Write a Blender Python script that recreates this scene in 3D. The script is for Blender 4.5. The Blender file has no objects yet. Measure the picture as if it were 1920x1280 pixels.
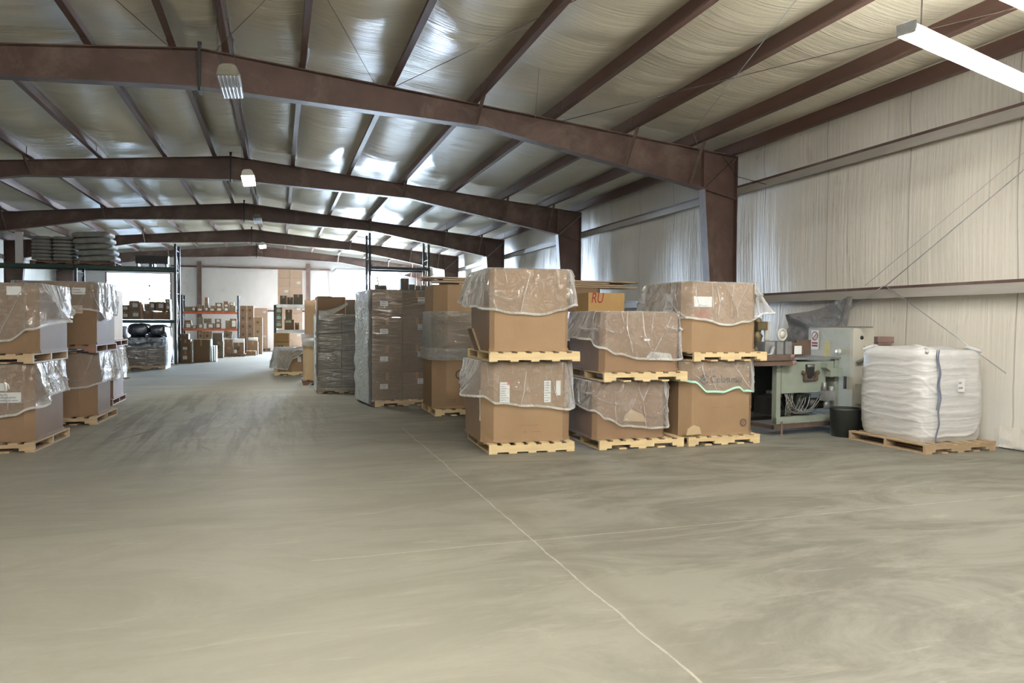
import bpy, math, random
from mathutils import Vector, Matrix, noise
C = bpy.context.scene
col = C.collection
R = math.radians
rnd = random.Random(7)
# ---------------------------------------------------------------- camera
CAMZ = 1.543
yaw, pit, rol = R(17.95), R(-1.49), R(0.36)
Fv = Vector((math.sin(yaw)*math.cos(pit), math.cos(yaw)*math.cos(pit), math.sin(pit)))
Rv = Vector((math.cos(yaw), -math.sin(yaw), 0)); Uv = Rv.cross(Fv)
R2 = Rv*math.cos(rol)+Uv*math.sin(rol); U2 = -Rv*math.sin(rol)+Uv*math.cos(rol)
cd = bpy.data.cameras.new('camera'); cam = bpy.data.objects.new('camera', cd); col.objects.link(cam)
M = Matrix((R2, U2, -Fv)).transposed().to_4x4(); M.translation = Vector((0, 0, CAMZ)); cam.matrix_world = M
cd.sensor_width = 36; cd.lens = 1353.5*36/1920; cd.clip_end = 300
C.camera = cam
# ---------------------------------------------------------------- light and exposure
C.view_settings.view_transform = 'Standard'; C.view_settings.look = 'None'
C.view_settings.gamma = 1; C.view_settings.use_curve_mapping = False
C.view_settings.exposure = 1.3
w = bpy.data.worlds.new('sky'); C.world = w; w.use_nodes = True
bg = w.node_tree.nodes['Background']; bg.inputs[0].default_value = (0.64, 0.80, 1.0, 1); bg.inputs[1].default_value = 150.0
TUBE = 98.0       # strength of the fluorescent tubes near the camera
HB = 130.0         # strength of the high-bay lamps that are on
DX0, DX1, DZ1 = 2.9, 6.95, 4.3        # the open doorway in the far wall
EX0, EX1, EZ1 = -8.6, -5.55, 4.05     # the closed sectional door
YF = 42.9
for (a, b, h) in ((DX0, DX1, DZ1), (EX0, EX1, EZ1)):
    ld = bpy.data.lights.new('daylight_portal', 'AREA'); ld.shape = 'RECTANGLE'; ld.size = b-a; ld.size_y = h; ld.cycles.is_portal = True
    lo = bpy.data.objects.new('daylight_portal', ld); col.objects.link(lo); lo.location = ((a+b)/2, YF+.35, h/2); lo.rotation_euler = (R(-90), 0, 0)
C.cycles.max_bounces = 10; C.cycles.transparent_max_bounces = 16; C.cycles.diffuse_bounces = 5
C.cycles.caustics_reflective = False; C.cycles.caustics_refractive = False; C.cycles.sample_clamp_indirect = 6
C.cycles.use_denoising = True

# ---------------------------------------------------------------- mesh helper
class MB:
    def __init__(s): s.v = []; s.f = []; s.m = []; s.sm = []
    def add(s, vs, fs, m=0, smooth=False, T=None):
        o = len(s.v)
        s.v += [tuple(T @ Vector(p)) if T else tuple(p) for p in vs]
        for f in fs: s.f.append([i+o for i in f]); s.m.append(m); s.sm.append(smooth)
        return s
    def box(s, x0, x1, y0, y1, z0, z1, m=0, T=None):
        vs = [(x0,y0,z0),(x1,y0,z0),(x1,y1,z0),(x0,y1,z0),(x0,y0,z1),(x1,y0,z1),(x1,y1,z1),(x0,y1,z1)]
        return s.add(vs, [(0,3,2,1),(4,5,6,7),(0,1,5,4),(1,2,6,5),(2,3,7,6),(3,0,4,7)], m, False, T)
    def prism(s, poly, a, b, axis='y', m=0, T=None):
        n = len(poly)
        if axis == 'y': vs = [(p[0], a, p[1]) for p in poly]+[(p[0], b, p[1]) for p in poly]
        elif axis == 'z': vs = [(p[0], p[1], a) for p in poly]+[(p[0], p[1], b) for p in poly]
        else: vs = [(a, p[0], p[1]) for p in poly]+[(b, p[0], p[1]) for p in poly]
        fs = [list(range(n)), list(range(2*n-1, n-1, -1))]+[(i, n+i, n+(i+1) % n, (i+1) % n) for i in range(n)]
        return s.add(vs, fs, m, False, T)
    def tube(s, pts, r, n=8, m=0, T=None, caps=True):
        pts = [Vector(p) for p in pts]; L = len(pts); rr = r if isinstance(r, (list, tuple)) else [r]*L
        vs = []; up = None
        for i, p in enumerate(pts):
            d = (pts[min(i+1, L-1)]-pts[max(i-1, 0)]).normalized()
            if up is None: up = Vector((0, 0, 1)) if abs(d.z) < .9 else Vector((1, 0, 0))
            a = d.cross(up).normalized(); b = a.cross(d); up = b
            vs += [p+a*math.cos(t)*rr[i]+b*math.sin(t)*rr[i] for t in [2*math.pi*k/n for k in range(n)]]
        fs = [(i*n+k, i*n+(k+1) % n, (i+1)*n+(k+1) % n, (i+1)*n+k) for i in range(L-1) for k in range(n)]
        if caps: fs += [list(range(n-1, -1, -1)), list(range((L-1)*n, L*n))]
        return s.add(vs, fs, m, n > 5, T)
    def lathe(s, prof, n=24, m=0, T=None):
        vs = [(r*math.cos(2*math.pi*k/n), r*math.sin(2*math.pi*k/n), z) for r, z in prof for k in range(n)]
        L = len(prof)
        fs = [(i*n+k, i*n+(k+1) % n, (i+1)*n+(k+1) % n, (i+1)*n+k) for i in range(L-1) for k in range(n)]
        fs += [list(range(n-1, -1, -1)), list(range((L-1)*n, L*n))]
        return s.add(vs, fs, m, True, T)
    def grid(s, rows, m=0, loop=False, T=None):
        n = len(rows[0]); vs = [p for r in rows for p in r]
        fs = []
        for i in range(len(rows)-1):
            for k in range(n if loop else n-1):
                fs.append((i*n+k, i*n+(k+1) % n, (i+1)*n+(k+1) % n, (i+1)*n+k))
        return s.add(vs, fs, m, True, T)
    def build(s, name, mats, parent=None, loc=None, rz=0, **tags):
        me = bpy.data.meshes.new(name); me.from_pydata([tuple(p) for p in s.v], [], s.f)
        if not isinstance(mats, (list, tuple)): mats = [mats]
        for k in mats: me.materials.append(k)
        me.polygons.foreach_set('material_index', s.m); me.polygons.foreach_set('use_smooth', s.sm)
        me.update()
        o = bpy.data.objects.new(name, me); col.objects.link(o)
        if parent: o.parent = parent
        if loc: o.location = loc
        o.rotation_euler.z = rz
        for k, v in tags.items(): o[k] = v
        return o
def thing(name, label, cat, loc=(0, 0, 0), rz=0, group=None, kind=None):
    o = bpy.data.objects.new(name, None); col.objects.link(o); o.location = loc; o.rotation_euler.z = rz
    o['label'] = label; o['category'] = cat; o.empty_display_size = .1
    if group: o['group'] = group
    if kind: o['kind'] = kind
    return o
def tag(o, label, cat, group=None, kind=None):
    o['label'] = label; o['category'] = cat
    if group: o['group'] = group
    if kind: o['kind'] = kind
    return o
def dup(o, loc=None, rz=None, label=None, parent=None):
    c = o.copy(); col.objects.link(c)
    if parent: c.parent = parent
    if loc: c.location = loc
    if rz is not None: c.rotation_euler.z = rz
    if label: c['label'] = label
    for ch in [x for x in bpy.data.objects if x.parent == o]: dup(ch, parent=c)
    return c
def T(x=0, y=0, z=0, rx=0, ry=0, rz=0):
    return Matrix.Translation((x, y, z)) @ Matrix.Rotation(R(rz), 4, 'Z') @ Matrix.Rotation(R(ry), 4, 'Y') @ Matrix.Rotation(R(rx), 4, 'X')
def nz(x, y=0, z=0): return noise.noise(Vector((x, y, z)))

# ---------------------------------------------------------------- materials
def newmat(name):
    m = bpy.data.materials.new(name); m.use_nodes = True; nt = m.node_tree
    return m, nt, nt.nodes['Principled BSDF']
def nd(nt, typ, ins=None, **props):
    n = nt.nodes.new('ShaderNode'+typ)
    for k, v in props.items(): setattr(n, k, v)
    for k, v in (ins or {}).items():
        if isinstance(v, bpy.types.NodeSocket): nt.links.new(v, n.inputs[k])
        else: n.inputs[k].default_value = v
    return n
def coords(nt, scale=(1, 1, 1), rot=(0, 0, 0)):
    tc = nd(nt, 'TexCoord'); mp = nd(nt, 'Mapping', {'Vector': tc.outputs['Object'], 'Scale': scale, 'Rotation': rot})
    return mp.outputs[0]
def nzt(nt, vec, scale, detail=4, dist=0, rough=.55): return nd(nt, 'TexNoise', {'Vector': vec, 'Scale': scale, 'Detail': detail, 'Distortion': dist, 'Roughness': rough}).outputs[0]
def ramp(nt, fac, stops):
    n = nd(nt, 'ValToRGB', {'Fac': fac}); e = n.color_ramp.elements
    while len(e) < len(stops): e.new(.5)
    for i, (p, c) in enumerate(stops): e[i].position = p; e[i].color = (c[0], c[1], c[2], 1) if isinstance(c, (tuple, list)) else (c, c, c, 1)
    return n.outputs[0]
def mth(nt, op, a, b=0.0, cl=False): return nd(nt, 'Math', {0: a, 1: b}, operation=op, use_clamp=cl).outputs[0]
def mixc(nt, f, a, b):
    n = nd(nt, 'Mix', data_type='RGBA')
    for k, v in ((0, f), (6, a), (7, b)):
        if isinstance(v, bpy.types.NodeSocket): nt.links.new(v, n.inputs[k])
        else: n.inputs[k].default_value = v if k == 0 else (v[0], v[1], v[2], 1)
    return n.outputs[2]
def bump(nt, b, h, s=.3, d=.01):
    n = nd(nt, 'Bump', {'Height': h, 'Strength': s, 'Distance': d}); nt.links.new(n.outputs[0], b.inputs['Normal'])
def simple(name, c, rough=.5, metal=0, var=.18, scale=6, bmp=.1, sc3=(1, 1, 1), spec=.5, dirt=None):
    m, nt, b = newmat(name); v = coords(nt, sc3); n = nzt(nt, v, scale, 6)
    lo = [x*(1-var) for x in c]; hi = [min(1, x*(1+var)) for x in c]
    cc = ramp(nt, n, [(.3, lo), (.7, hi)])
    if dirt:
        n2 = nzt(nt, v, scale*.35, 8, .6, .7); cc = mixc(nt, ramp(nt, n2, [(.5, 0), (.72, .7)]), cc, dirt)
    nt.links.new(cc, b.inputs['Base Color']); b.inputs['Roughness'].default_value = rough; b.inputs['Metallic'].default_value = metal
    b.inputs['Specular IOR Level'].default_value = spec
    if bmp: bump(nt, b, n, bmp, .01)
    return m
def card(name, c):
    m, nt, b = newmat(name); v = coords(nt)
    big = nzt(nt, v, 1.7, 5, .4); fib = nzt(nt, coords(nt, (60, 60, 14)), 1.0, 3)
    c1 = ramp(nt, big, [(.25, [x*.86 for x in c]), (.75, [x*1.08 for x in c])])
    c2 = mixc(nt, mth(nt, 'MULTIPLY', fib, .28), c1, [x*.72 for x in c])
    sc = nzt(nt, coords(nt, (1.2, 1.2, 7)), 1.3, 7, 1.2, .75)
    c3 = mixc(nt, ramp(nt, sc, [(.62, 0), (.75, .28)]), c2, [x*.6 for x in c])
    nt.links.new(c3, b.inputs['Base Color']); b.inputs['Roughness'].default_value = .72; b.inputs['Specular IOR Level'].default_value = .25
    bump(nt, b, mth(nt, 'ADD', mth(nt, 'MULTIPLY', big, 2.5), fib), .35, .006)
    return m
CARD = card('cardboard', (.305, .205, .122)); CARD2 = card('cardboard_dark', (.215, .142, .085)); CARD3 = card('cardboard_red', (.245, .16, .10))
CARD4 = card('cardboard_grey', (.215, .18, .135)); CARD5 = card('cardboard_tan', (.50, .38, .235)); CARD6 = card('cardboard_yellow', (.47, .295, .125))
CARDPALE = card('cardboard_pale', (.62, .44, .34))
INK = simple('ink', (.07, .055, .045), .8, var=.1, bmp=0); INKR = simple('red_ink', (.28, .03, .03), .8, bmp=0)
INKF = simple('faded_ink', (.20, .12, .06), .8, var=.1, bmp=0); INKP = simple('pink_ink', (.55, .12, .09), .8, bmp=0)
PAPER = simple('paper', (.74, .76, .76), .6, var=.04, bmp=0); TXT = simple('label_text', (.33, .35, .37), .7, bmp=0)
MINT = simple('mint_label', (.42, .66, .55), .6, var=.05, bmp=0)
TAPE = simple('tape', (.42, .26, .13), .25, var=.05, bmp=0, spec=.8)
def woodmat(name, c):
    m, nt, b = newmat(name); n = nzt(nt, coords(nt, (2, 30, 30)), 1.0, 5, .5); n2 = nzt(nt, coords(nt), 3, 3)
    oi = nd(nt, 'ObjectInfo'); c1 = ramp(nt, n, [(.3, [x*.78 for x in c]), (.7, c)])
    c2 = mixc(nt, mth(nt, 'MULTIPLY', ramp(nt, n2, [(.45, 0), (.75, 1)]), .35), c1, [x*.62 for x in c])
    c3 = mixc(nt, mth(nt, 'MULTIPLY', oi.outputs['Random'], .25), c2, [x*.7 for x in c])
    nt.links.new(c3, b.inputs['Base Color']); b.inputs['Roughness'].default_value = .7; bump(nt, b, n, .25, .004); return m
WOOD = woodmat('pine', (.74, .58, .33)); WOODM = woodmat('pine_weathered', (.50, .37, .23)); WOODD = woodmat('pine_dark', (.26, .15, .10))
PLANK = woodmat('plank', (.30, .17, .08))
STEEL = simple('red_oxide_steel', (.105, .062, .050), .55, var=.22, scale=2.2, bmp=.08, dirt=(.25, .19, .155))
STEELP = simple('red_oxide_purlin', (.13, .072, .056), .5, var=.25, scale=1.5, bmp=.05, sc3=(1, .25, 1), dirt=(.21, .15, .13))
GIRTF = simple('dusty_girt_face', (.36, .335, .30), .6, var=.12, scale=3, sc3=(1, .2, 1), dirt=(.50, .47, .43))
def insul(name, c, wall=False, rough=.36):
    m, nt, b = newmat(name)
    big = nzt(nt, coords(nt, (1, .6, 1)), .55, 5, .6)
    if wall:
        fine = nzt(nt, coords(nt, (1, 26, .5)), 1.0, 4, .3); mid = nzt(nt, coords(nt, (1, 2.6, .35)), 1.0, 4, .8)
    else:
        fine = nzt(nt, coords(nt, (.35, 17, 1)), 1.0, 5, .9); mid = nzt(nt, coords(nt, (.5, 2.4, 1)), 1.0, 4, 1.2)
    cc = ramp(nt, big, [(.3, [x*.88 for x in c]), (.7, c)])
    cc = mixc(nt, mth(nt, 'MULTIPLY', ramp(nt, fine, [(.35, 1), (.6, 0)]), .16), cc, [x*.72 for x in c])
    if wall:
        g = nd(nt, 'SeparateXYZ', {0: coords(nt)})
        f = mth(nt, 'FRACT', mth(nt, 'DIVIDE', mth(nt, 'ADD', g.outputs[1], 20-6.92+.05), 1.64))
        d = mth(nt, 'LESS_THAN', mth(nt, 'ABSOLUTE', mth(nt, 'SUBTRACT', f, .03)), .006)
        cc = mixc(nt, mth(nt, 'MULTIPLY', d, .55), cc, [x*.3 for x in c])
        st = nzt(nt, coords(nt, (1, 1.5, .8)), 1.4, 8, .5, .7)
        cc = mixc(nt, ramp(nt, st, [(.60, 0), (.78, .45)]), cc, (.30, .25, .19))
    nt.links.new(cc, b.inputs['Base Color']); b.inputs['Roughness'].default_value = rough; b.inputs['Specular IOR Level'].default_value = .5 if wall else .95
    bump(nt, b, mth(nt, 'ADD', mth(nt, 'MULTIPLY', mid, 2.2 if wall else 1.2), mth(nt, 'MULTIPLY', fine, 1.0 if wall else 1.6)), .6, .03 if not wall else .02)
    return m
INSC = insul('vinyl_faced_insulation', (.83, .78, .62), rough=.28); INSW = insul('wall_insulation', (.83, .79, .71), True, .5)
INSE = insul('end_wall_liner', (.78, .78, .79), True, .5)
def floormat():
    m, nt, b = newmat('sealed_concrete'); v = coords(nt); g = nd(nt, 'SeparateXYZ', {0: v}); X, Y = g.outputs[0], g.outputs[1]
    n1 = nzt(nt, coords(nt, (.5, .8, 1)), .5, 7, .8, .6); n2 = nzt(nt, coords(nt, (.7, 1.9, 1), (0, 0, R(12))), .8, 9, 1.1, .72); n3 = nzt(nt, v, 60, 3)
    base = ramp(nt, n1, [(.3, (.228, .220, .186)), (.7, (.300, .289, .246))])
    # cloudy grey stains, mostly to the right of the long joint
    rt = mth(nt, 'MULTIPLY', mth(nt, 'SUBTRACT', X, .6), .45, True)
    st = mth(nt, 'MULTIPLY', ramp(nt, n2, [(.42, 0), (.58, .95)]), mth(nt, 'ADD', mth(nt, 'MULTIPLY', rt, .62), .20))
    base = mixc(nt, mth(nt, 'MULTIPLY', rt, .75), base, (.205, .198, .172)); c = mixc(nt, st, base, (.118, .113, .093))
    hl = ramp(nt, nzt(nt, coords(nt, (.5, 2.5, 1), (0, 0, R(14))), 2.0, 6, 1.0, .7), [(.58, 0), (.76, .4)])
    c = mixc(nt, hl, c, (.46, .44, .38))
    # tyre marks in the aisle
    dx = mth(nt, 'DIVIDE', mth(nt, 'ADD', X, 1.0), 2.2); dy = mth(nt, 'DIVIDE', mth(nt, 'SUBTRACT', Y, 12.6), 5.0)
    rad = mth(nt, 'SUBTRACT', 1.0, mth(nt, 'SQRT', mth(nt, 'ADD', mth(nt, 'MULTIPLY', dx, dx), mth(nt, 'MULTIPLY', dy, dy))), True)
    rad = mth(nt, 'MULTIPLY', rad, 2.0, True)
    for i, (ang, sc) in enumerate(((5, 3.4), (-14, 4.6), (22, 3.0), (-30, 5.5))):
        tm = nzt(nt, coords(nt, (sc, .32, 1), (0, 0, R(ang))), 1.0, 4, .35, .6)
        mk = mth(nt, 'MULTIPLY', ramp(nt, tm, [(.53, 0), (.60, 1)]), rad)
        c = mixc(nt, mth(nt, 'MULTIPLY', mk, .62 if i < 2 else .4), c, (.085, .082, .062))
    # separate curved wheel tracks
    rr_ = random.Random(3); tr = None; Yr = mth(nt, 'SUBTRACT', 17.2, Y); Y2 = mth(nt, 'MULTIPLY', Yr, Yr)
    wq = mth(nt, 'MULTIPLY', mth(nt, 'SUBTRACT', nzt(nt, coords(nt, (1, .5, 1)), 1.0, 2), .5), .5)
    Xw = mth(nt, 'ADD', X, wq)
    for i in range(15):
        x0 = rr_.uniform(-1.6, .7); kk = rr_.uniform(-.16, .16); qq = rr_.uniform(-.020, .026)
        cx_ = mth(nt, 'ADD', mth(nt, 'ADD', x0, mth(nt, 'MULTIPLY', Yr, kk)), mth(nt, 'MULTIPLY', Y2, qq))
        d_ = mth(nt, 'SUBTRACT', 1.0, mth(nt, 'DIVIDE', mth(nt, 'ABSOLUTE', mth(nt, 'SUBTRACT', Xw, cx_)), rr_.uniform(.025, .065)), True)
        tr = d_ if tr is None else mth(nt, 'MAXIMUM', tr, d_)
    tm = ramp(nt, nzt(nt, coords(nt, (3, 1.2, 1)), 1.0, 5, .5, .65), [(.40, 0), (.60, 1)])
    c = mixc(nt, mth(nt, 'MULTIPLY', mth(nt, 'MULTIPLY', tr, tm), mth(nt, 'MULTIPLY', rad, .85)), c, (.075, .073, .055))
    # joints
    wob = mth(nt, 'MULTIPLY', mth(nt, 'SUBTRACT', nzt(nt, v, 1.2, 5), .5), .10)
    j1 = mth(nt, 'ABSOLUTE', mth(nt, 'ADD', mth(nt, 'SUBTRACT', X, 1.72), wob))
    wv = mth(nt, 'MULTIPLY', mth(nt, 'SUBTRACT', nzt(nt, v, 14, 3), .5), .012)
    l1 = mth(nt, 'MULTIPLY', mth(nt, 'LESS_THAN', mth(nt, 'ADD', j1, wv), .0065), mth(nt, 'LESS_THAN', Y, 10.5))
    j2 = mth(nt, 'ABSOLUTE', mth(nt, 'ADD', mth(nt, 'SUBTRACT', Y, 4.79), mth(nt, 'MULTIPLY', wob, .5)))
    l2 = mth(nt, 'MULTIPLY', mth(nt, 'LESS_THAN', mth(nt, 'ADD', j2, wv), .0045), mth(nt, 'GREATER_THAN', X, .2))
    j3 = mth(nt, 'ABSOLUTE', mth(nt, 'SUBTRACT', mth(nt, 'ADD', X, mth(nt, 'MULTIPLY', wob, 3)), 1.83))
    halo = mth(nt, 'MULTIPLY', mth(nt, 'SUBTRACT', 1.0, mth(nt, 'DIVIDE', j3, .16), True), .42)
    c = mixc(nt, mth(nt, 'MULTIPLY', halo, mth(nt, 'LESS_THAN', Y, 7)), c, (.15, .14, .11))
    c = mixc(nt, mth(nt, 'MULTIPLY', mth(nt, 'MAXIMUM', l1, l2), mth(nt, 'ADD', mth(nt, 'MULTIPLY', nzt(nt, v, 5, 3), .8), .05)), c, (.56, .53, .45))
    c = mixc(nt, mth(nt, 'MULTIPLY', n3, .16), c, (.20, .19, .16))
    nt.links.new(c, b.inputs['Base Color'])
    nt.links.new(ramp(nt, n2, [(.3, .48), (.75, .62)]), b.inputs['Roughness']); b.inputs['Specular IOR Level'].default_value = .35
    bump(nt, b, mth(nt, 'ADD', n2, mth(nt, 'MULTIPLY', n3, .3)), .12, .004)
    return m
FLOOR = floormat()
def film(name, haze=.10, tint=(.93, .95, .95), gloss=.18, rough=.10, bs=.9, scale=4.0, hz=(.85, .88, .88), stretch=(1, 1, 1)):
    m = bpy.data.materials.new(name); m.use_nodes = True; nt = m.node_tree; nt.nodes.clear()
    v = coords(nt, stretch); n1 = nzt(nt, v, scale, 4, 2.2, .55); n2 = nzt(nt, coords(nt, (stretch[0]*2.2, stretch[1]*2.2, stretch[2]*.6)), scale*1.3, 3, 1.0)
    bp = nd(nt, 'Bump', {'Height': mth(nt, 'ADD', ramp(nt, n1, [(.42, 0), (.5, 1), (.58, 0)]), n2), 'Strength': bs, 'Distance': .02})
    tr = nd(nt, 'BsdfTransparent', {'Color': (*tint, 1)}); gl = nd(nt, 'BsdfGlossy', {'Color': (1, 1, 1, 1), 'Roughness': rough, 'Normal': bp.outputs[0]})
    df = nd(nt, 'BsdfDiffuse', {'Color': (*hz, 1), 'Normal': bp.outputs[0]}); tl = nd(nt, 'BsdfTranslucent', {'Color': (*hz, 1)})
    dd = nd(nt, 'MixShader', {0: .25}); nt.links.new(df.outputs[0], dd.inputs[1]); nt.links.new(tl.outputs[0], dd.inputs[2])
    bs2 = nd(nt, 'Bump', {'Height': n2, 'Strength': bs*.35, 'Distance': .02})
    lw = nd(nt, 'LayerWeight', {'Blend': .5, 'Normal': bs2.outputs[0]}); fc = mth(nt, 'POWER', lw.outputs[1], 1.5)
    m1 = nd(nt, 'MixShader', {0: mth(nt, 'ADD', mth(nt, 'MULTIPLY', fc, 1.1), haze, True)})
    nt.links.new(tr.outputs[0], m1.inputs[1]); nt.links.new(dd.outputs[0], m1.inputs[2])
    m2 = nd(nt, 'MixShader', {0: mth(nt, 'ADD', mth(nt, 'MULTIPLY', fc, .14), gloss, True)})
    nt.links.new(m1.outputs[0], m2.inputs[1]); nt.links.new(gl.outputs[0], m2.inputs[2])
    o = nd(nt, 'OutputMaterial'); nt.links.new(m2.outputs[0], o.inputs[0]); return m
FILM = film('clear_poly', .09, gloss=.09, rough=.17, tint=(.98, .98, .98), hz=(1, 1, 1)); HEM = film('poly_hem', .60, gloss=.10, hz=(.97, 1, .97)); FILMB = film('milky_poly', .40, gloss=.16, bs=1.0, hz=(.80, .88, .92))
WRAP = film('stretch_wrap', .09, gloss=.22, rough=.22, scale=1.6, stretch=(1, 1, 9), bs=.8)
WRAPH = film('stretch_wrap_heavy', .28, gloss=.12, rough=.2, scale=1.6, stretch=(1, 1, 10), bs=.8, hz=(.74, .77, .77))
CRUM = film('crumpled_wrap', .40, gloss=.15, rough=.18, bs=1.0, scale=9, hz=(.95, .94, .9))
HEMG = simple('green_poly_hem', (.45, .80, .66), .35, var=.05, bmp=0)
def fabric():
    m, nt, b = newmat('woven_bag'); n = nzt(nt, coords(nt, (1, 1, 6)), 3, 6, 1.5)
    nt.links.new(ramp(nt, n, [(.3, (.55, .555, .56)), (.7, (.68, .68, .68))]), b.inputs['Base Color']); b.inputs['Roughness'].default_value = .55
    wv = nzt(nt, coords(nt), 160, 2); bump(nt, b, mth(nt, 'ADD', n, mth(nt, 'MULTIPLY', wv, .08)), .25, .02); return m
FAB = fabric(); HOOD_DARKENED = simple('darkened_lamp_hood', (.13, .12, .09), .5); CORD = simple('brown_cable', (.12, .09, .07), .5)
STRAP = simple('blue_grey_strap', (.16, .18, .26), .7)
MGREEN = simple('machine_green', (.25, .285, .24), .5, var=.1, scale=4, dirt=(.22, .20, .16)); MCREAM = simple('machine_cream', (.47, .455, .39), .45, var=.07, scale=3, dirt=(.40, .37, .28))
MGREY = simple('machine_grey', (.30, .31, .31), .4, .4, dirt=(.15, .14, .12)); MDARK = simple('dark_metal', (.035, .034, .032), .5, .3); MBROWN = simple('rusty_steel', (.13, .09, .07), .6, .2)
BRASS = simple('oily_bronze', (.17, .14, .08), .45, .5); WHITEP = simple('white_plastic', (.55, .54, .50), .35, var=.05, bmp=0); HOSE = simple('grey_hose', (.24, .24, .22), .4)
PINK = simple('primer_pink', (.27, .17, .15), .6); TUBM = simple('black_tub', (.025, .028, .026), .5); PAINTY = simple('yellow_smear', (.50, .45, .18), .6)
GREYPOLY = film('grey_sheet', .62, tint=(.8, .8, .8), gloss=.1, rough=.4, hz=(.28, .28, .29))
RACKG = simple('rack_green', (.035, .075, .06), .5); RACKD = simple('rack_dark', (.05, .06, .065), .45, .3); RACKO = simple('rack_orange', (.52, .12, .045), .5); GALV = simple('galvanised', (.45, .48, .50), .35, .6)
WHITE = simple('white_paint', (.78, .79, .80), .5, var=.03, bmp=0); SACK = simple('paper_sack', (.30, .295, .27), .7, scale=4, bmp=.3); BLACKF = simple('black_bag', (.02, .025, .035), .25, spec=.8, scale=5, bmp=.6)
FOAM = simple('white_foam', (.85, .87, .87), .6, var=.03); DIRTY = simple('dirty_wall', (.3, .27, .22), .8)
def emis(name, c, s, wl=None):
    m, nt, b = newmat(name); b.inputs['Emission Color'].default_value = (*c, 1); b.inputs['Emission Strength'].default_value = s; b.inputs['Base Color'].default_value = (.9, .9, .9, 1); return m
TUBEM = emis('fluorescent_tube', (1.0, .97, .90), TUBE); HBM = emis('highbay_lamp_on', (1.0, .98, .88), HB); TUBEOFF = simple('lamp_tube_off', (.8, .84, .95), .15, var=.02, bmp=0)
def doormat():
    m = bpy.data.materials.new('translucent_door'); m.use_nodes = True; nt = m.node_tree; nt.nodes.clear()
    a = nd(nt, 'BsdfDiffuse', {'Color': (.8, .82, .84, 1)}); t = nd(nt, 'BsdfTranslucent', {'Color': (.32, .34, .36, 1)})
    x = nd(nt, 'MixShader', {0: .75}); nt.links.new(a.outputs[0], x.inputs[1]); nt.links.new(t.outputs[0], x.inputs[2])
    o = nd(nt, 'OutputMaterial'); nt.links.new(x.outputs[0], o.inputs[0]); return m
DOORM = doormat(); YARD = simple('yard_gravel', (.55, .55, .53), .9)

# ---------------------------------------------------------------- building shell
XR, W, XL = -1.142, 8.51, -10.79          # ridge, inner girt line on the right, same on the left
Y1, BAY = 12.19, 7.62
YB = Y1-2*BAY
def zt(x): return 5.717-abs(x-XR)*.0946
f = MB(); f.add([(-12, YB-.1, 0), (9, YB-.1, 0), (9, YF+.2, 0), (-12, YF+.2, 0)], [(0, 1, 2, 3)])
f.build('floor', FLOOR, kind='structure', label='grey sealed concrete floor with tyre marks and pale joints', category='floor')
MB().add([(-30, YF+.2, -.02), (30, YF+.2, -.02), (30, YF+40, -.02), (-30, YF+40, -.02)], [(0, 1, 2, 3)]).build('ground', YARD, kind='structure', label='pale yard outside the open doorway', category='ground')
PX = [.42, 1.55, 2.97, 4.40, 5.84, 7.25, 8.62, 9.58]
px_all = sorted([XR+a for a in PX]+[XR-a for a in PX])
# ceiling blanket, sagging between the purlins
edges = [XL-.25]+px_all+[W+.22]
xs = []
for a, b in zip(edges[:-1], edges[1:]):
    n = 9; xs += [(a+(b-a)*k/n, k/n, b-a) for k in range(n)]
xs.append((edges[-1], 0, 1))
rows = []; ny = 620
for j in range(ny+1):
    y = YB+(YF+.1-YB)*j/ny; r = []
    t = ((y-YB) % BAY)/BAY; pin = min(1, 12*min(t, 1-t))
    for i, (x, u, wd) in enumerate(xs):
        gi = i//9
        s = 4*u*(1-u)
        sag = .04+.03*nz(y*.30, gi*3.1)+.03*nz(y*1.1, gi*5.7)
        fold = .022*(abs(nz(y*2.3+x*.35, gi*2.7))*2-.5)+.010*nz(y*6+x*.8, gi*1.3)
        z = zt(x)+.262-s*(min(.15, max(.01, sag+fold))*(.55+.45*pin)+(.10+.03*nz(gi*2.3, int((y-YB)/BAY)*1.7))*(1-abs(2*t-1)**3.2))
        r.append((x, y, z))
    rows.append(r)
MB().grid(rows).build('ceiling', INSC, kind='structure', label='sagging white vinyl faced roof insulation between brown purlins', category='ceiling')
# long walls
def longwall(name, x, sg, lab):
    rows = []
    for j in range(321):
        y = YB+(YF-YB)*j/320; r = []
        sm = ((y-6.92+16.4) % 1.64)/1.64; pin = math.sin(math.pi*sm)
        for k in range(41):
            z = 5.10*k/40
            zz = (z-2.05)/2.1 if 2.05 < z < 4.15 else (z/2.0 if z <= 2.05 else (z-4.15)/.95)
            bul = .05*max(0, math.sin(math.pi*min(1, max(0, zz))))*pin**.6+.012*nz(y*3, z*.6)+.02*nz(y*.6, z*.8, 4)
            if z < .8 and 6.0 < y < 6.9: bul += .07*abs(nz(y*7, z*5))
            r.append((x-sg*max(-.02, bul), y, z))
        rows.append(r)
    MB().grid(rows).build(name, INSW, kind='structure', label=lab, category='wall')
longwall('wall_right', W+.22, 1, 'right wall of off white insulation with vertical seams')
longwall('wall_left', XL-.25, -1, 'left wall of off white insulation')
def gable(y0, y1, name, mat, holes, lab):  # closes the roof ends
    m = MB(); xs_ = sorted({XL-.27, W+.24, XR}|{h[0] for h in holes}|{h[1] for h in holes})
    for a, b in zip(xs_[:-1], xs_[1:]):
        zb = 0
        for h in holes:
            if h[0] <= a and b <= h[1]: zb = h[2]
        m.prism([(a, zb), (b, zb), (b, zt(b)+.3), (a, zt(a)+.3)], y0, y1)
    return m.build(name, mat, kind='structure', label=lab, category='wall')
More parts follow.
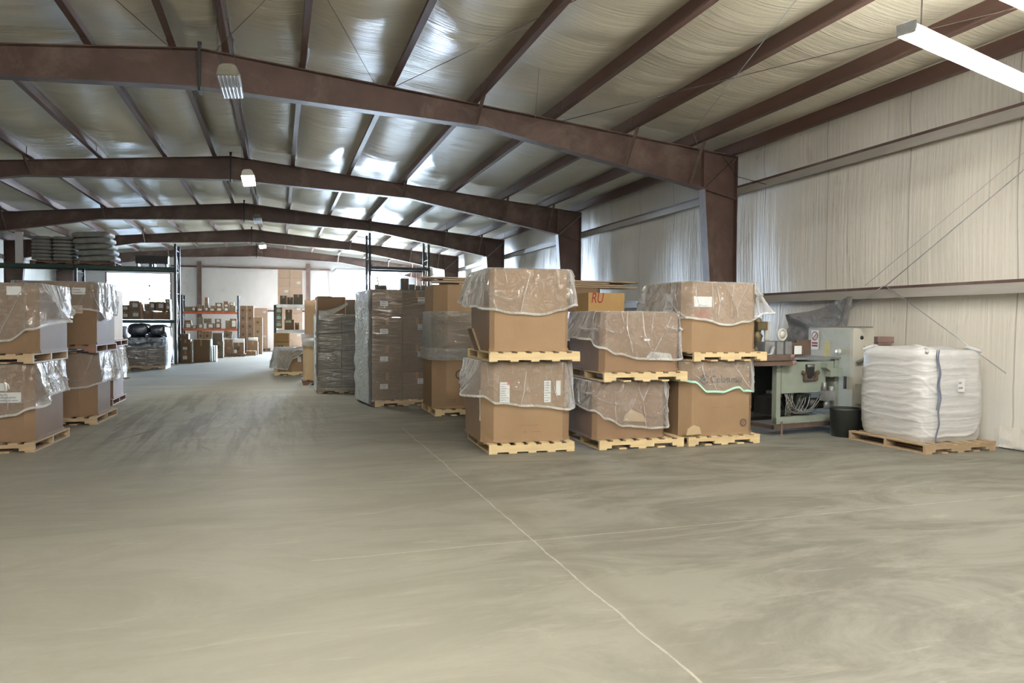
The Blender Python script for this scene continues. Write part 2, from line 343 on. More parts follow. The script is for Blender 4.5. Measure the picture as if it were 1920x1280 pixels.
gable(YF, YF+.15, 'wall_far', INSE, [(DX0, DX1, DZ1), (EX0, EX1, EZ1)], 'pale gable end wall with two truck doors')
gable(YB-.15, YB, 'wall_back', INSW, [], 'gable end wall behind the viewpoint')
# girts
def girt(x, y0, y1, z, lab, sg=1):
    t = thing('wall_girt', lab, 'girt', (x, (y0+y1)/2, z), group='wall girts', kind='structure'); L = (y1-y0)/2-.01
    MB().box(min(0, sg*.19), max(0, sg*.19), -L, L, 0, .10).build('girt_web', GIRTF, t)
    MB().box(min(0, -sg*.012), max(0, -sg*.012), -L, L, -.045, .085).build('girt_face', GIRTF, t)
    MB().box(min(-sg*.014, .0), max(-sg*.014, .02), -L, L, .088, .125).build('girt_lip', STEEL, t)
for k in range(6):
    ya, yb = YB+k*BAY, YB+(k+1)*BAY
    for z, nm in ((1.985, 'lower'), (4.10, 'upper')):
        girt(W, ya, min(yb, YF), z, f'dusty {nm} girt along the right wall', 1)
        girt(XL, ya, min(yb, YF), z, f'dusty {nm} girt along the left wall', -1)
# end wall steel
for i, x in enumerate((-4.09, 1.63)):
    MB().box(-.11, .11, 0, .2, 0, zt(x)-.65).build('end_wall_post', STEEL, None, (x, YF-.22, 0), kind='structure', label='brown steel post of the end wall', category='post')
for a, b, z in ((-5.5, -4.22, 4.50), (-3.96, 1.5, 4.50), (1.76, 2.85, 4.50), (-3.96, 1.5, 2.12)):
    MB().box(a, b, 0, .1, -.04, .04).build('end_wall_girt', STEEL, None, (0, YF-.12, z), kind='structure', label='thin brown girt across the pale end wall', category='girt')
# door 1: sectional
t = thing('door_1', 'white sectional truck door in the end wall behind the pallet rack', 'door', (0, YF-.02, 0), kind='structure')
for k in range(8):
    z0 = EZ1*k/8; MB().box(EX0, EX1, .06, .10, z0+.02, z0+EZ1/8-.004).build('door_panel', DOORM, t)
for x in (EX0-.06, EX1): MB().box(x, x+.06, -.04, .04, 0, EZ1+.05).build('door_jamb', STEELP, t)
for k in range(3): MB().box(-6.6, -6.53, -.01, .05, 1.9+.72*k, 2.02+.72*k).build('door_hinge', RACKD, t)
# door 2: open, tracks overhead
t = thing('door_2', 'open truck doorway in the end wall with white overhead tracks', 'door', (0, YF-.03, 0), kind='structure')
for x in (DX0-.09, DX1): MB().box(x, x+.09, -.05, .1, 0, DZ1).build('door_jamb', WHITE, t)
MB().box(DX0-.09, DX1+.09, -.05, .1, DZ1, DZ1+.10).build('door_header', WHITE, t)
for x in (DX0+.02, DX1-.05): MB().tube([(x, -.1, 0), (x, -.1, DZ1-.35), (x, -.3, DZ1-.08), (x, -.6, DZ1-.02), (x, -3.4, DZ1-.02)], .035, 6).build('door_track', WHITE, t)
MB().box(DX0, DX1, -3.35, -.7, DZ1+.03, DZ1+.08).build('door_panel', DOORM, t)
# frames
def frame(i):
    y = Y1+i*BAY
    if i == 4: y = YF-.42
    if i == -1: y = 4.74
    t = thing('steel_frame', ['first', 'second', 'third', 'fourth', 'fifth', 'sixth'][i+1]+' brown steel roof frame counted from the viewpoint' if i >= -1 else 'brown steel roof frame behind the viewpoint', 'roof frame', (XR, y, 0), kind='structure')
    if i < -1: t['label'] = 'brown steel roof frame against the back wall'
    for sg in (1, -1):
        H = 9.652
        def P(a, z): return (sg*a, z)
        top = lambda a: 5.717-a*.0946
        bot = [(0, 5.13), (4.55, 4.92), (8.92, 4.13)]
        fw = .11
        poly = [P(0, 5.14)]+[P(a, z+.01) for a, z in bot[1:]]+[P(8.92, top(8.92)-.01), P(0, top(0)-.01)]
        m = MB().prism(poly, -.006, .006)
        m.prism([P(0, top(0)), P(H, top(H)), P(H, top(H)-.016), P(0, top(0)-.016)], -fw, fw)
        for (a, za), (b, zb) in zip(bot[:-1], bot[1:]): m.prism([P(a, za), P(b, zb), P(b, zb+.018), P(a, za+.018)], -fw, fw)
        m.build('rafter', STEEL, t)
        c = MB().prism([P(8.92, 4.13), P(9.22, 0), P(H, 0), P(H, top(H)-.016), P(8.92, top(8.92)-.016)], -.006, .006)
        c.prism([P(8.92, 4.13), P(9.22, 0), P(9.237, 0), P(8.937, 4.13)], -fw, fw); c.prism([P(H-.016, 0), P(H, 0), P(H, top(H)), P(H-.016, top(H))], -fw, fw)
        c.build('column', STEEL, t)
        k = MB()
        k.prism([P(8.90, 4.13), P(8.92, 4.13), P(8.92, top(8.92)-.02), P(8.90, top(8.92)-.02)], -fw*.95, fw*.95)
        k.prism([P(8.92, 4.13), P(8.95, 4.13), P(H-.01, top(H)-.05), P(H-.04, top(H)-.05)], -.07, .07)
        k.prism([P(8.92, 4.12), P(8.92, 4.138), P(H-.016, 3.98), P(H-.016, 3.965)], -fw*.95, fw*.95)
        k.build('knee_stiffener', STEELP, t)
        MB().box(min(sg*9.15, sg*9.7), max(sg*9.15, sg*9.7), -.16, .16, 0, .02).build('base_plate', STEEL, t)
        for a in (4.40, 7.25, 8.62) if sg > 0 else (4.40, 7.25):
            zb = 4.92+(a-4.55)*(-.1808) if a > 4.55 else 5.13-a*.0462
            MB().tube([P(a, 0)[:1]+(-.55, top(a)+.03), (sg*(a-.02), -.12, zb+.03)], .032, 4).build('flange_brace', MBROWN, t)
    MB().box(-.018, .018, -.125, .125, 5.06, 5.78).box(-.03, .03, -.05, .05, 5.78, 5.83).build('ridge_splice_plate', MDARK, t)
for i in (-2, -1, 0, 1, 2, 3, 4): frame(i) if i > -2 else None
# purlins: a row in every bay
SLOT = ['eave', 'outer', 'third outer', 'fourth', 'middle', 'inner', 'second from ridge', 'ridge']
pm = MB(); L = BAY/2
pm.box(-.0035, .0035, -L-.35, L+.35, 0, .25).box(0, .075, -L-.35, L+.35, .246, .25).box(-.09, 0, -L-.35, L+.35, 0, .005)
pm.box(-.091, -.086, -L-.35, L+.35, 0, .025)
proto = pm.build('roof_purlin', STEELP, None, kind='structure', label='brown roof purlin', category='purlin', group='brown roof purlins'); first = True
for k in range(6):
    for x in px_all:
        o = proto if first else proto.copy()
        if not first: col.objects.link(o)
        first = False
        o.location = (x+(.011 if k % 2 else 0), YB+(k+.5)*BAY-(.37 if k == 5 else 0)+(.37 if k == 0 else 0), zt(x)+.002+(.003 if k % 2 else 0))
        o.scale = (1 if x > XR else -1, .95 if k in (0, 5) else 1, 1); o['label'] = 'brown zed shaped purlin carrying the roof insulation'
# bracing rods
def wire(label, pts, r=.006, mat=None, name='brace_cable', cat='cable', sag=0, group=None):
    P = [Vector(p) for p in pts]; o = P[0].copy()
    if sag and len(P) == 2: P = [P[0].lerp(P[1], k/14)+Vector((0, 0, -sag*4*(k/14)*(1-k/14))) for k in range(15)]
    m = MB().tube([p-o for p in P], r, 6).build(name, mat or MDARK, None, tuple(o)); tag(m, label, cat, group); return m
wire('long brace cable from the first frame across the near right bay to its outer corner', [(4.73, 12.0, 5.10), (6.82, 6.87, 4.91), (7.7, 4.75, 4.82)], .005, CORD)
wire('brace cable crossing the near right bay from the frame knee towards the middle', [(7.6, 12.0, 4.79), (6.81, 10.97, 4.87), (5.32, 6.6, 5.02), (4.7, 4.75, 5.06)], .005, GALV)
wire('brace cable from the first frame towards the right over the inner bay', [(1.79, 12.02, 5.39), (3.26, 7.76, 5.25), (4.3, 4.75, 5.15)], .005, CORD)
wire('brace cable from the first frame back towards the ridge', [(1.53, 12.05, 5.41), (.59, 9.27, 5.50), (-.9, 4.75, 5.6)], .005, CORD)
wire('brace cable left of the ridge over the near bay', [(-.15, 9.69, 5.57), (-.61, 11.02, 5.60), (-.95, 12.05, 5.62)], .005, CORD)
wire('brace cable further left of the ridge over the near bay', [(-2.6, 7.7, 5.52), (-1.93, 10.34, 5.58), (-1.5, 12.05, 5.61)], .005, CORD)
wire('pale pull cord hanging from the roof in front of the first frame', [(4.29, 12.0, 5.13), (3.25, 8.8, 5.66)], .005, GALV, 'pull_cord', 'cord')
wire('wall brace cable slanting down the right wall to the lower girt', [(8.45, 4.8, 4.38), (8.45, 6.35, 3.40), (8.46, 8.38, 2.12)], .006, GALV)
wire('thin wall brace cable beside the slanting one on the right wall', [(8.47, 4.8, 4.62), (8.47, 6.35, 3.62), (8.48, 8.8, 2.14)], .003, GALV)
wire('wall brace cable below the lower girt running down behind the bulk bag', [(8.45, 8.38, 2.12), (8.5, 6.55, .96)], .006, GALV)
wire('wall brace cable below the lower girt running into the grey sheet', [(8.42, 8.38, 2.12), (8.40, 9.1, 1.74)], .006, GALV)
for j in (1, 2, 3): wire('short brace cable at the knee of the '+['second', 'third', 'fourth'][j-1]+' frame beside the right wall', [(7.8, Y1+j*BAY-.15, 4.12), (8.48, Y1+j*BAY-.15, 4.7)], .008, GALV)
wire('brace cable across the first knee panel by the right wall', [(8.1, Y1-.14, 4.82), (8.46, Y1-.14, 4.4), (8.5, 11.2, 4.1)], .006)

# ---------------------------------------------------------------- lamps
def strip(x, y, z, rz, label):
    t = thing('strip_light', label, 'light', (x, y, z), R(rz), 'fluorescent strip fixtures')
    m = MB(); m.prism([(-.032, -.02), (.032, -.02), (.032, .06), (-.032, .06)], -1.22, 1.22); m.build('housing', WHITE, t, rz=R(90))
    for s in (-1, 1): MB().box(s*1.22-.012, s*1.22+.012, -.075, .075, -.036, .05).build('end_cap', MGREY, t)
    for s in (-.062, .062): MB().tube([(-1.2, s, -.02), (1.2, s, -.02)], .019, 8).build('lamp_tube', TUBEM, t)
    for s in (-1, 1): MB().tube([(s*1.0, 0, .07), (s*.96, 0, max(.3, zt(x)-.02-z))], .006, 5).build('suspension_wire', MDARK, t)
strip(5.86, 4.84, 3.86, 16.5, 'long lit fluorescent strip hanging near the right wall')
for (x, y, nm) in ((.2, 2.6, 'added unseen fill strip overhead in front of the viewpoint'), (3.4, .2, 'added unseen fill strip behind the viewpoint on the right'), (-1.4, -.9, 'added unseen fill strip behind the viewpoint towards the left'), (1.0, -1.9, 'added unseen fill strip by the middle of the back wall')):
    strip(x, y, 4.35, 0, nm)  # unseen fill strips, added to brighten the near floor, walls and boxes
def highbay(x, y, z, on, label, tilt=0):
    t = thing('high_bay_light', label, 'light', (x, y, z), 0, 'high bay lights along the ridge'); t.rotation_euler = (R(tilt), R(-6), 0)
    m = MB(); m.prism([(-.135, -.05), (.135, -.05), (.10, .05), (.06, .08), (-.06, .08), (-.10, .05)], -.62, .62); m.build('housing', HOOD_DARKENED if not on else WHITE, t)  # lamps that are off get a darker housing colour, their shade painted in
    for k in range(6): MB().tube([(-.11+.044*k, -.58, -.056), (-.11+.044*k, .58, -.056)], .012, 8).build('lamp_tube', HBM if on else TUBEOFF, t)
    for k in range(5): MB().box(-.090+.044*k, -.086+.044*k, -.58, .58, -.075, -.05).build('reflector_fin', GALV, t)
    for sx in (-.10, .10):
        for sy in (-.5, .5): MB().tube([(sx, sy, .05), (sx*.4, sy*.8, zt(x)+.0-z)], .004, 5).build('suspension_wire', MDARK, t)
highbay(-.57, 9.9, 4.56, False, 'unlit high bay lamp nearest along the ridge, hung below the first frame', 4)
highbay(-.62, 17.1, 4.70, True, 'bright high bay lamp below the second roof frame')
highbay(-.62, 24.4, 4.78, False, 'unlit high bay lamp below the third roof frame')
highbay(-.62, 32.4, 4.74, True, 'small bright high bay lamp furthest along the ridge')

# ---------------------------------------------------------------- pallets, bulk boxes, liners
_pal = {}
def pallet(x, y, z, rz, w_, d_, label, mat=None, notch=True, h=.115):
    mat = mat or WOOD; key = (round(w_, 2), round(d_, 2), mat.name, notch)
    if key in _pal: return dup(_pal[key], (x, y, z), R(rz), label)
    t = thing('pallet', label, 'pallet', (x, y, z), R(rz), 'wooden pallets')
    a, b = w_/2, d_/2
    for yy in (-b, -.02, b-.04):
        m = MB(); s0, s1 = .018, h-.018
        if notch:
            pts = [(-a, s0), (-a*.72, s0), (-a*.68, s0+.035), (-a*.32, s0+.035), (-a*.28, s0), (a*.28, s0), (a*.32, s0+.035), (a*.68, s0+.035), (a*.72, s0), (a, s0), (a, s1), (-a, s1)]
            for i in range(0, 1): m.prism([(-a, s0+.036), (a, s0+.036), (a, s1), (-a, s1)], yy, yy+.04)
            for u, v in ((-a, -a*.72), (-a*.28, a*.28), (a*.72, a)): m.box(u, v, yy, yy+.04, s0, s0+.036)
        else: m.box(-a, a, yy, yy+.04, s0, s1)
        m.build('stringer', mat, t)
    for k in range(7):
        c = -a+.05+(w_-.10)*k/6; j = rnd.uniform(-.006, .006); MB().box(c-.05+j, c+.05+j, -b-.005, b+.005, h-.018, h).build('deck_board', mat, t)
    for k in range(5):
        c = -a+.05+(w_-.10)*k/4; MB().box(c-.05, c+.05, -b, b, 0, .018).build('bottom_board', mat, t)
    _pal[key] = t; return t
def octo(w_, d_, c):
    a, b = w_/2, d_/2
    return [(-a+c, -b), (a-c, -b), (a, -b+c), (a, b-c), (a-c, b), (-a+c, b), (-a, b-c), (-a, -b+c)]
def outline(w_, d_, c, n, r=0):
    """n points round a chamfered box: (x, y, nx, ny, s); s runs 0..4 from the front left corner, one per side"""
    a, b = w_/2, d_/2; out = []
    for i in range(n):
        s = 4*i/n; k = int(s); u = s-k
        e = [(-a, -b, 1, 0), (a, -b, 0, 1), (a, b, -1, 0), (-a, b, 0, -1)][k]; ln = (2*a, 2*b)[k % 2]
        x, y = e[0]+e[2]*ln*u, e[1]+e[3]*ln*u
        q = abs(abs(x)-a)+abs(abs(y)-b)
        dx, dy = a-abs(x), b-abs(y)
        if dx+dy < c:
            f_ = (c-dx-dy)/2; x -= math.copysign(f_, x); y -= math.copysign(f_, y)
        m = 1-min(1, (dx+dy)/max(c, .06)) if dx+dy < max(c, .06) else 0
        nrm = Vector(((0, -1), (1, 0), (0, 1), (-1, 0))[k]); dg = Vector((math.copysign(.707, x), math.copysign(.707, y)))
        v = nrm.lerp(dg, m).normalized(); out.append((x, y, v.x, v.y, s))
    return out
def interp(tab, s):
    s = s % 4; tab = sorted(tab)
    if not tab: return 0
    ext = [(tab[-1][0]-4, tab[-1][1])]+tab+[(tab[0][0]+4, tab[0][1])]
    for (a, x), (b, y) in zip(ext[:-1], ext[1:]):
        if a <= s <= b:
            u = (s-a)/(b-a) if b > a else 0; u = u*u*(3-2*u); return x+(y-x)*u
    return tab[0][1]
def bulkbox(x, y, z, rz, w_, d_, h, c, label, mat=CARD, cr=True):
    t = thing('bulk_box', label, 'cardboard box', (x, y, z), R(rz), 'cardboard bulk boxes on pallets')
    pl = octo(w_, d_, c); b = MB(); nn = 12
    rows = []
    for k in range(nn+1):
        u = k/nn; g = 1+.004*math.sin(math.pi*u)
        rows.append([(px*g+.0015*nz(px*3, py*3, u*4), py*g+.0015*nz(px*3, py*3, u*4+9), h*u) for px, py in pl])
    n = 8
    for k in range(nn):
        for i in range(n):
            b.add([rows[k][i], rows[k][(i+1) % n], rows[k+1][(i+1) % n], rows[k+1][i]], [(0, 1, 2, 3)])
    b.add(rows[-1], [list(range(n))]); b.add(rows[0], [list(range(n-1, -1, -1))])
    b.build('body', mat, t)
    if cr:
        q = MB(); r_ = [(px*1.02, py*1.02, 0) for px, py in pl]+[(px*1.014, py*1.014, .035) for px, py in pl]
        q.add(r_, [(i, (i+1) % 8, 8+(i+1) % 8, 8+i) for i in range(8)]); q.build('bottom_flange', mat, t)
    return t
def decal(parent, name, x0, x1, z0, z1, yface, mat=PAPER, lines=0, side='front', xface=0, tx=TXT, rot=0):
    """a flat label stuck on a face of the box, in the box's own axes"""
    m = MB(); e = .007
    def q(a, b, c, d, off, mi):
        if side == 'front': vs = [(a, yface-off, c), (b, yface-off, c), (b, yface-off, d), (a, yface-off, d)]
        elif side == 'left': vs = [(xface-off, -a, c), (xface-off, -b, c), (xface-off, -b, d), (xface-off, -a, d)]
        else: vs = [(xface+off, a, c), (xface+off, b, c), (xface+off, b, d), (xface+off, a, d)]
        m.add(vs, [(0, 1, 2, 3)], mi)
    q(x0, x1, z0, z1, e, 0); H = z1-z0; Wd = x1-x0
    for k in range(lines):
        zc = z1-H*(k+.8)/(lines+.6); a = x0+Wd*.08; b = a+Wd*rnd.uniform(.45, .84); q(a, b, zc-H*.18/lines, zc+H*.12/lines, e+.0015, 1)
    return m.build(name, [mat, tx], parent)
def liner(x, y, z, rz, w_, d_, c, h, hem, flare, label, seed=0, fe=1.2, mat=FILM, hemmat=None, amp=.022, ns=230, nv=26, bag=(), grp='clear plastic liners over the bulk boxes', top=True):
    t = thing('plastic_liner', label, 'plastic sheet', (x, y, z), R(rz), grp)
    ns = 520; nv = 40; lr_ = random.Random(seed*13+5)
    ol = outline(w_+.012, d_+.012, c, ns); rows = []
    A_ = []                                   # hanging creases: start, lean, curve, width, height, end
    for k in range(34):
        s0 = (k+lr_.random())*4/34; A_.append((s0, lr_.uniform(-.32, .32), lr_.uniform(-.18, .18), lr_.uniform(.007, .016), amp*lr_.uniform(.4, 1.7), lr_.uniform(.35, 1.2)))
    B_ = [(lr_.uniform(k*.8, k*.8+.8), lr_.uniform(.35, .85), lr_.uniform(1.2, 5), lr_.uniform(.014, .03), amp*lr_.uniform(.7, 1.5), lr_.uniform(.14, .38)) for k in range(5)]   # swags
    for k in range(nv+1):
        v = k/nv; r = []
        for (px, py, nx, ny, s) in ol:
            Lh = interp(hem, s)+.010*nz(s*6, seed)*v; Fl = interp(flare, s); off = .018
            for (s0, ln, cv, wd, am, en) in A_:
                if v > en: continue
                d = (s-(s0+ln*v+cv*v*v)+2) % 4-2
                if abs(d) < wd*3: off += am*math.exp(-(d/wd)**2)*(.35+.65*v)*min(1, (en-v)*6)
            for (sc_, vc, kq, wd, am, hw) in B_:
                d = (s-sc_+2) % 4-2
                if abs(d) < hw:
                    e_ = v-(vc-kq*d*d)
                    if abs(e_) < wd*3: off += am*math.exp(-(e_/wd)**2)*(1-(d/hw)**2)
            off += Fl*(v**fe)*(1+.16*nz(s*12, v*2, seed))+.003*abs(nz(s*30, v*8, seed))
            off += .025*max(0, nz(s*1.6, v*2, seed+8))*math.sin(math.pi*min(1, v*1.2))
            zz = h+.012-v*Lh+.02*Fl*v*nz(s*17, seed)
            wx = .012*v*nz(s*8, v*2, seed+20)
            r.append((px+nx*off-ny*wx, py+ny*off+nx*wx, zz))
        rows.append(r)
    if top:
        inner = []
        for q in (.8, .5, .15):
            inner.insert(0, [(p[0]*q, p[1]*q, h+.014-.035*(1-q)+.012*nz(p[0]*6*q, p[1]*6*q, seed)) for p in rows[0]])
        rows = inner+rows
    MB().grid(rows, loop=True).build('film', mat, t)
    e = rows[-1]; hm = MB(); lo = [(p[0]*1.0, p[1], p[2]-.003) for p in e]; up = [(rows[-2][i][0]*.25+p[0]*.75, rows[-2][i][1]*.25+p[1]*.75, p[2]+.012) for i, p in enumerate(e)]
    hm.grid([[(p[0]*1.003, p[1]*1.003, p[2]+.012) for p in up], [(p[0]*1.004, p[1]*1.004, p[2]) for p in up], lo], loop=True).build('hem', hemmat or HEM, t)
    return t
def wraparound(x, y, z, rz, w_, d_, c, h, label, mat=WRAP, seed=0, amp=.008, ns=140, nv=34, grp=None, bulge=0, cover=False, name='stretch_wrap'):
    rows = []
    for k in range(nv+1):
        v = k/nv; r = []
        for (px, py, nx, ny, s) in outline(w_+.02, d_+.02, c, ns):
            off = .004+amp*(.6+nz(s*2.2, v*26, seed)+.5*nz(s*9, v*9, seed))+bulge*math.sin(math.pi*v)
            r.append((px+nx*max(.002, off), py+ny*max(.002, off), h*v))
        rows.append(r)
    if cover:
        for q in (.9, .4): rows.append([(p[0]*q, p[1]*q, h+.004+.01*abs(nz(p[0]*5, p[1]*5, seed))) for p in rows[nv]])
    m = MB().grid(rows, loop=True).build(name, mat, None, (x, y, z), R(rz)); return tag(m, label, 'plastic wrap', grp)
def text(parent, name, s, size, x, z, yface, mat, side='front', xface=0, rot=0, ext=.0008, sp=1.0, shear=0, body_bold=False):
    cu = bpy.data.curves.new(name, 'FONT'); cu.body = s; cu.size = size; cu.extrude = ext; cu.space_character = sp; cu.materials.append(mat)
    cu.shear = shear; cu.offset = .0012 if body_bold else 0
    o = bpy.data.objects.new(name, cu); col.objects.link(o); bpy.context.view_layer.update()
    me = bpy.data.meshes.new_from_object(o.evaluated_get(bpy.context.evaluated_depsgraph_get())); bpy.data.objects.remove(o); me.name = name
    me.materials.clear(); me.materials.append(mat); o = bpy.data.objects.new(name, me); col.objects.link(o); o.parent = parent
    if side == 'front': o.location = (x, yface-.006, z); o.rotation_euler = (R(90), rot, 0)
    return o
PZ = .117
# --- stack A (nearest, centre)
ax, ay, ar = 2.90, 8.66, -2.5
pallet(ax, ay, 0, ar, 1.06, 1.22, 'pale pine pallet on the floor under the nearest centre bulk box stack', notch=False)
b = bulkbox(ax-.02, ay+.06, PZ, ar, 1.12, 1.14, .955, .13, 'lower cardboard bulk box of the nearest centre stack, with papers on its front')
yf = -.574
decal(b, 'document_sheet', -.36, -.24, .46, .72, yf+.0, PAPER, 9, tx=TXT); decal(b, 'red_tab', -.27, -.24, .685, .725, yf-.002, INKP)
decal(b, 'barcode_label', .19, .275, .47, .73, yf, PAPER, 8); decal(b, 'taped_slip', .34, .40, .55, .73, yf, PAPER, 0)
m = MB()
for i in range(26): m.box(-.12+.0095*i, -.12+.0095*i+rnd.uniform(.003, .007), yf-.0065, yf-.006, .195, .205)
for i in range(12): m.box(.03+.0095*i, .036+.0095*i, yf-.0065, yf-.006, .115, .124)
m.add([(-.055, yf-.0065, .113), (-.03, yf-.0065, .113), (-.0425, yf-.0065, .135)], [(0, 1, 2)]); m.build('faint_print', INKF, b)
MB().add([(-.54, -.50, -.02), (-.40, -.592, -.01), (-.53, -.545, .10)], [(0, 1, 2)]).build('torn_flap', CARD, b)
MB().add([(-.57, -.42, .25), (-.572, -.42, .62), (-.50, -.50, .62), (-.50, -.503, .25)], [(0, 1, 2, 3)]).build('clear_pocket', HEM, b)
liner(ax-.02, ay+.06, PZ, ar, 1.13, 1.15, .13, .955, [(0, .42), (.15, .50), (.5, .54), (1, .60), (1.5, .5), (2.5, .4), (3.5, .3), (3.85, .42)], [(0, .06), (.2, .015), (.8, .012), (1, .035), (1.3, .05), (2, .05), (3.2, .06), (3.6, .15), (3.8, .20), (3.92, .10)],
      'clear liner hanging over the lower box of the nearest centre stack', 1)
pallet(ax+.015, ay-.03, PZ+.97, ar, 1.12, 1.24, 'pale pine pallet between the two boxes of the nearest centre stack', notch=False)
b = bulkbox(ax-.01, ay+.03, 2*PZ+.97, ar, .98, 1.10, .975, .05, 'upper cardboard bulk box of the nearest centre stack, under a wide clear liner')
MB().prism([(-.57, 0), (-.66, .26), (-.64, .27), (-.55, .01)], -.30, -.05).build('lifted_flap', CARD2, b)
liner(ax-.01, ay+.03, 2*PZ+.97, ar, .98, 1.10, .05, .975, [(0, .50), (.25, .54), (.6, .56), (.9, .50), (1, .44), (1.5, .4), (2.5, .4), (3, .4), (3.5, .46), (3.8, .46)], [(0, .03), (.12, .012), (.8, .012), (1, .10), (1.2, .04), (2, .05), (3, .12), (3.4, .17), (3.7, .16), (3.9, .10)],
      'clear liner draped over the top box of the nearest centre stack', 2, fe=.6, mat=FILM, amp=.03)
# --- stack B
bx, by, br = 4.30, 8.56, -1.5
pallet(bx, by, 0, br, 1.15, 1.20, 'pine pallet on the floor under the middle bulk box stack, left of the printed box')
b = bulkbox(bx-.13, by+.02, PZ, br, .98, 1.06, .70, .05, 'lower cardboard bulk box of the middle stack, draped in clear film', CARD3)
MB().add([(-.10, -.545, .22), (.22, -.55, .20), (.16, -.556, .30), (.0, -.556, .36), (-.08, -.55, .30)], [(0, 1, 2, 3, 4)]).build('torn_card_patch', CARD5, b)
liner(bx-.13, by+.02, PZ, br, .98, 1.06, .05, .70, [(0, .36), (.15, .46), (.4, .56), (.9, .60), (1.1, .58), (2, .4), (3, .4), (3.6, .32)], [(0, .03), (.5, .015), (.9, .02), (1, .05), (2, .05), (3, .05), (3.8, .05)],
      'clear liner hanging over the lower box of the middle stack', 3, amp=.032)
pallet(bx+.02, by-.03, PZ+.715, br, 1.13, 1.24, 'pallet between the two boxes of the middle stack')
b = bulkbox(bx+.0, by+.02, 2*PZ+.715, br, 1.08, 1.10, .735, .06, 'upper cardboard bulk box of the middle stack, low and wide', CARD3)
decal(b, 'oval_sticker', .03, .11, .38, .405, -.562, PAPER)
MB().add([(.04, -.566, .14), (.44, -.566, .13), (.40, -.57, .22), (.12, -.57, .245)], [(0, 1, 2, 3)]).build('taped_slip', HEM, b)
liner(bx, by+.02, 2*PZ+.715, br, 1.08, 1.10, .06, .735, [(0, .46), (.2, .54), (.5, .60), (.9, .61), (1.0, .60), (1.3, .5), (2, .4), (3, .4), (3.6, .34), (3.85, .36)], [(0, .03), (.2, .012), (.85, .014), (1, .05), (1.5, .03), (2, .05), (3, .08), (3.4, .20), (3.7, .16), (3.9, .05)],
      'clear liner draped over the top box of the middle stack', 4, amp=.034)
# --- stack C
cx, cy, cr = 5.46, 8.50, 0
pallet(cx-.02, cy, 0, cr, 1.06, 1.16, 'pine pallet on the floor under the printed bulk box of the third stack')
b = bulkbox(cx-.05, cy+.04, PZ, cr, 1.09, 1.12, .945, .12, 'lower bulk box of the third stack, printed Celanese on its front')
cf = -.568
text(b, 'printed_name', 'Celanese', .13, -.17, .675, cf, INK, body_bold=True)
m = MB()
for (r0, r1, a0, a1) in ((.052, .066, 20, 330), (.026, .046, 60, 300), (.0, .018, 0, 360)):
    n = 26; A = [R(a0+(a1-a0)*k/n) for k in range(n+1)]
    vs = [(-.255+r0*math.cos(a), cf-.0065, .72+r0*math.sin(a)) for a in A]+[(-.255+r1*math.cos(a), cf-.0065, .72+r1*math.sin(a)) for a in A]
    m.add(vs, [(k, k+1, n+2+k, n+1+k) for k in range(n)])
m.build('round_emblem', INK, b)
m = MB(); n = 28; A = [2*math.pi*k/n for k in range(n)]
for (r0, r1) in ((.040, .049), (.030, .034)):
    m.add([(.335+r0*math.cos(a), cf-.0065, .15+r0*math.sin(a)) for a in A]+[(.335+r1*math.cos(a), cf-.0065, .15+r1*math.sin(a)) for a in A], [(k, (k+1) % n, n+(k+1) % n, n+k) for k in range(n)])
m.tube([(.318, cf-.0065, .155), (.33, cf-.0065, .138), (.355, cf-.0065, .168)], .003, 4); m.build('check_emblem', INK, b)
m = MB()
for i in range(5): m.box(-.14+.025*i, -.13+.025*i, cf-.0065, cf-.006, .355, .362)
for i in range(5): m.box(.06+.03*i, .072+.03*i, cf-.0065, cf-.006, .355, .364)
m.build('faint_print', INKF, b)
o = text(b, 'side_printed_name', 'Celanese', .085, 0, 0, cf, INK); o.location = (.505, -.515, .32); o.rotation_euler = (R(90), R(-90), R(45))
q = MB().add([(.455, -.562, .70), (.53, -.487, .70), (.53, -.487, .79), (.455, -.562, .79)], [(0, 1, 2, 3)]); q.build('shipping_label', PAPER, b)
q = MB().add([(.455, -.562, .34), (.475, -.542, .34), (.475, -.542, .37), (.455, -.562, .37)], [(0, 1, 2, 3)]); q.build('small_sticker', PAPER, b)
m = MB()
for r_ in range(3):
    for c_ in range(2): m.add([(-.5575, -.20+.14*c_, .10+.13*r_), (-.5575, -.10+.14*c_, .10+.13*r_), (-.5575, -.10+.14*c_, .12+.13*r_), (-.5575, -.20+.14*c_, .12+.13*r_)], [(0, 3, 2, 1)])
m.build('side_print', INK, b)
MB().prism([(-.52, .02), (-.30, .03), (-.33, .12), (-.42, .15), (-.50, .10)], -.60, -.585).build('bent_card_flap', CARD5, b)
liner(cx-.05, cy+.04, PZ, cr, 1.09, 1.12, .12, .945, [(0, .26), (.12, .27), (.3, .40), (.5, .41), (.72, .35), (.8, .40), (1, .42), (1.3, .42), (2, .35), (3, .3), (3.6, .26)], [(0, .02), (.4, .02), (.8, .02), (1, .02), (2, .04), (3, .04)],
      'clear liner with green hem over the printed box of the third stack', 5, hemmat=HEMG, amp=.013)
pallet(cx+.03, cy-.02, PZ+.955, cr, 1.08, 1.20, 'pine pallet between the two boxes of the third stack')
b = bulkbox(cx-.03, cy+.06, 2*PZ+.955, cr, 1.10, 1.14, .88, .10, 'upper bulk box of the third stack with a white address sheet')
decal(b, 'address_sheet', -.43, -.17, .57, .70, -.576, PAPER, 0)
m = MB()
for k in range(3): m.box(-.24, -.19, -.5825, -.582, .61+.025*k, .62+.025*k)
m.build('address_print', TXT, b)
o = text(b, 'marker_scrawl', 'SN3', .12, -.40, .44, -.576, INKP)
decal(b, 'side_sheet', .05, .30, .50, .74, 0, PAPER, 3, 'left', -.562)
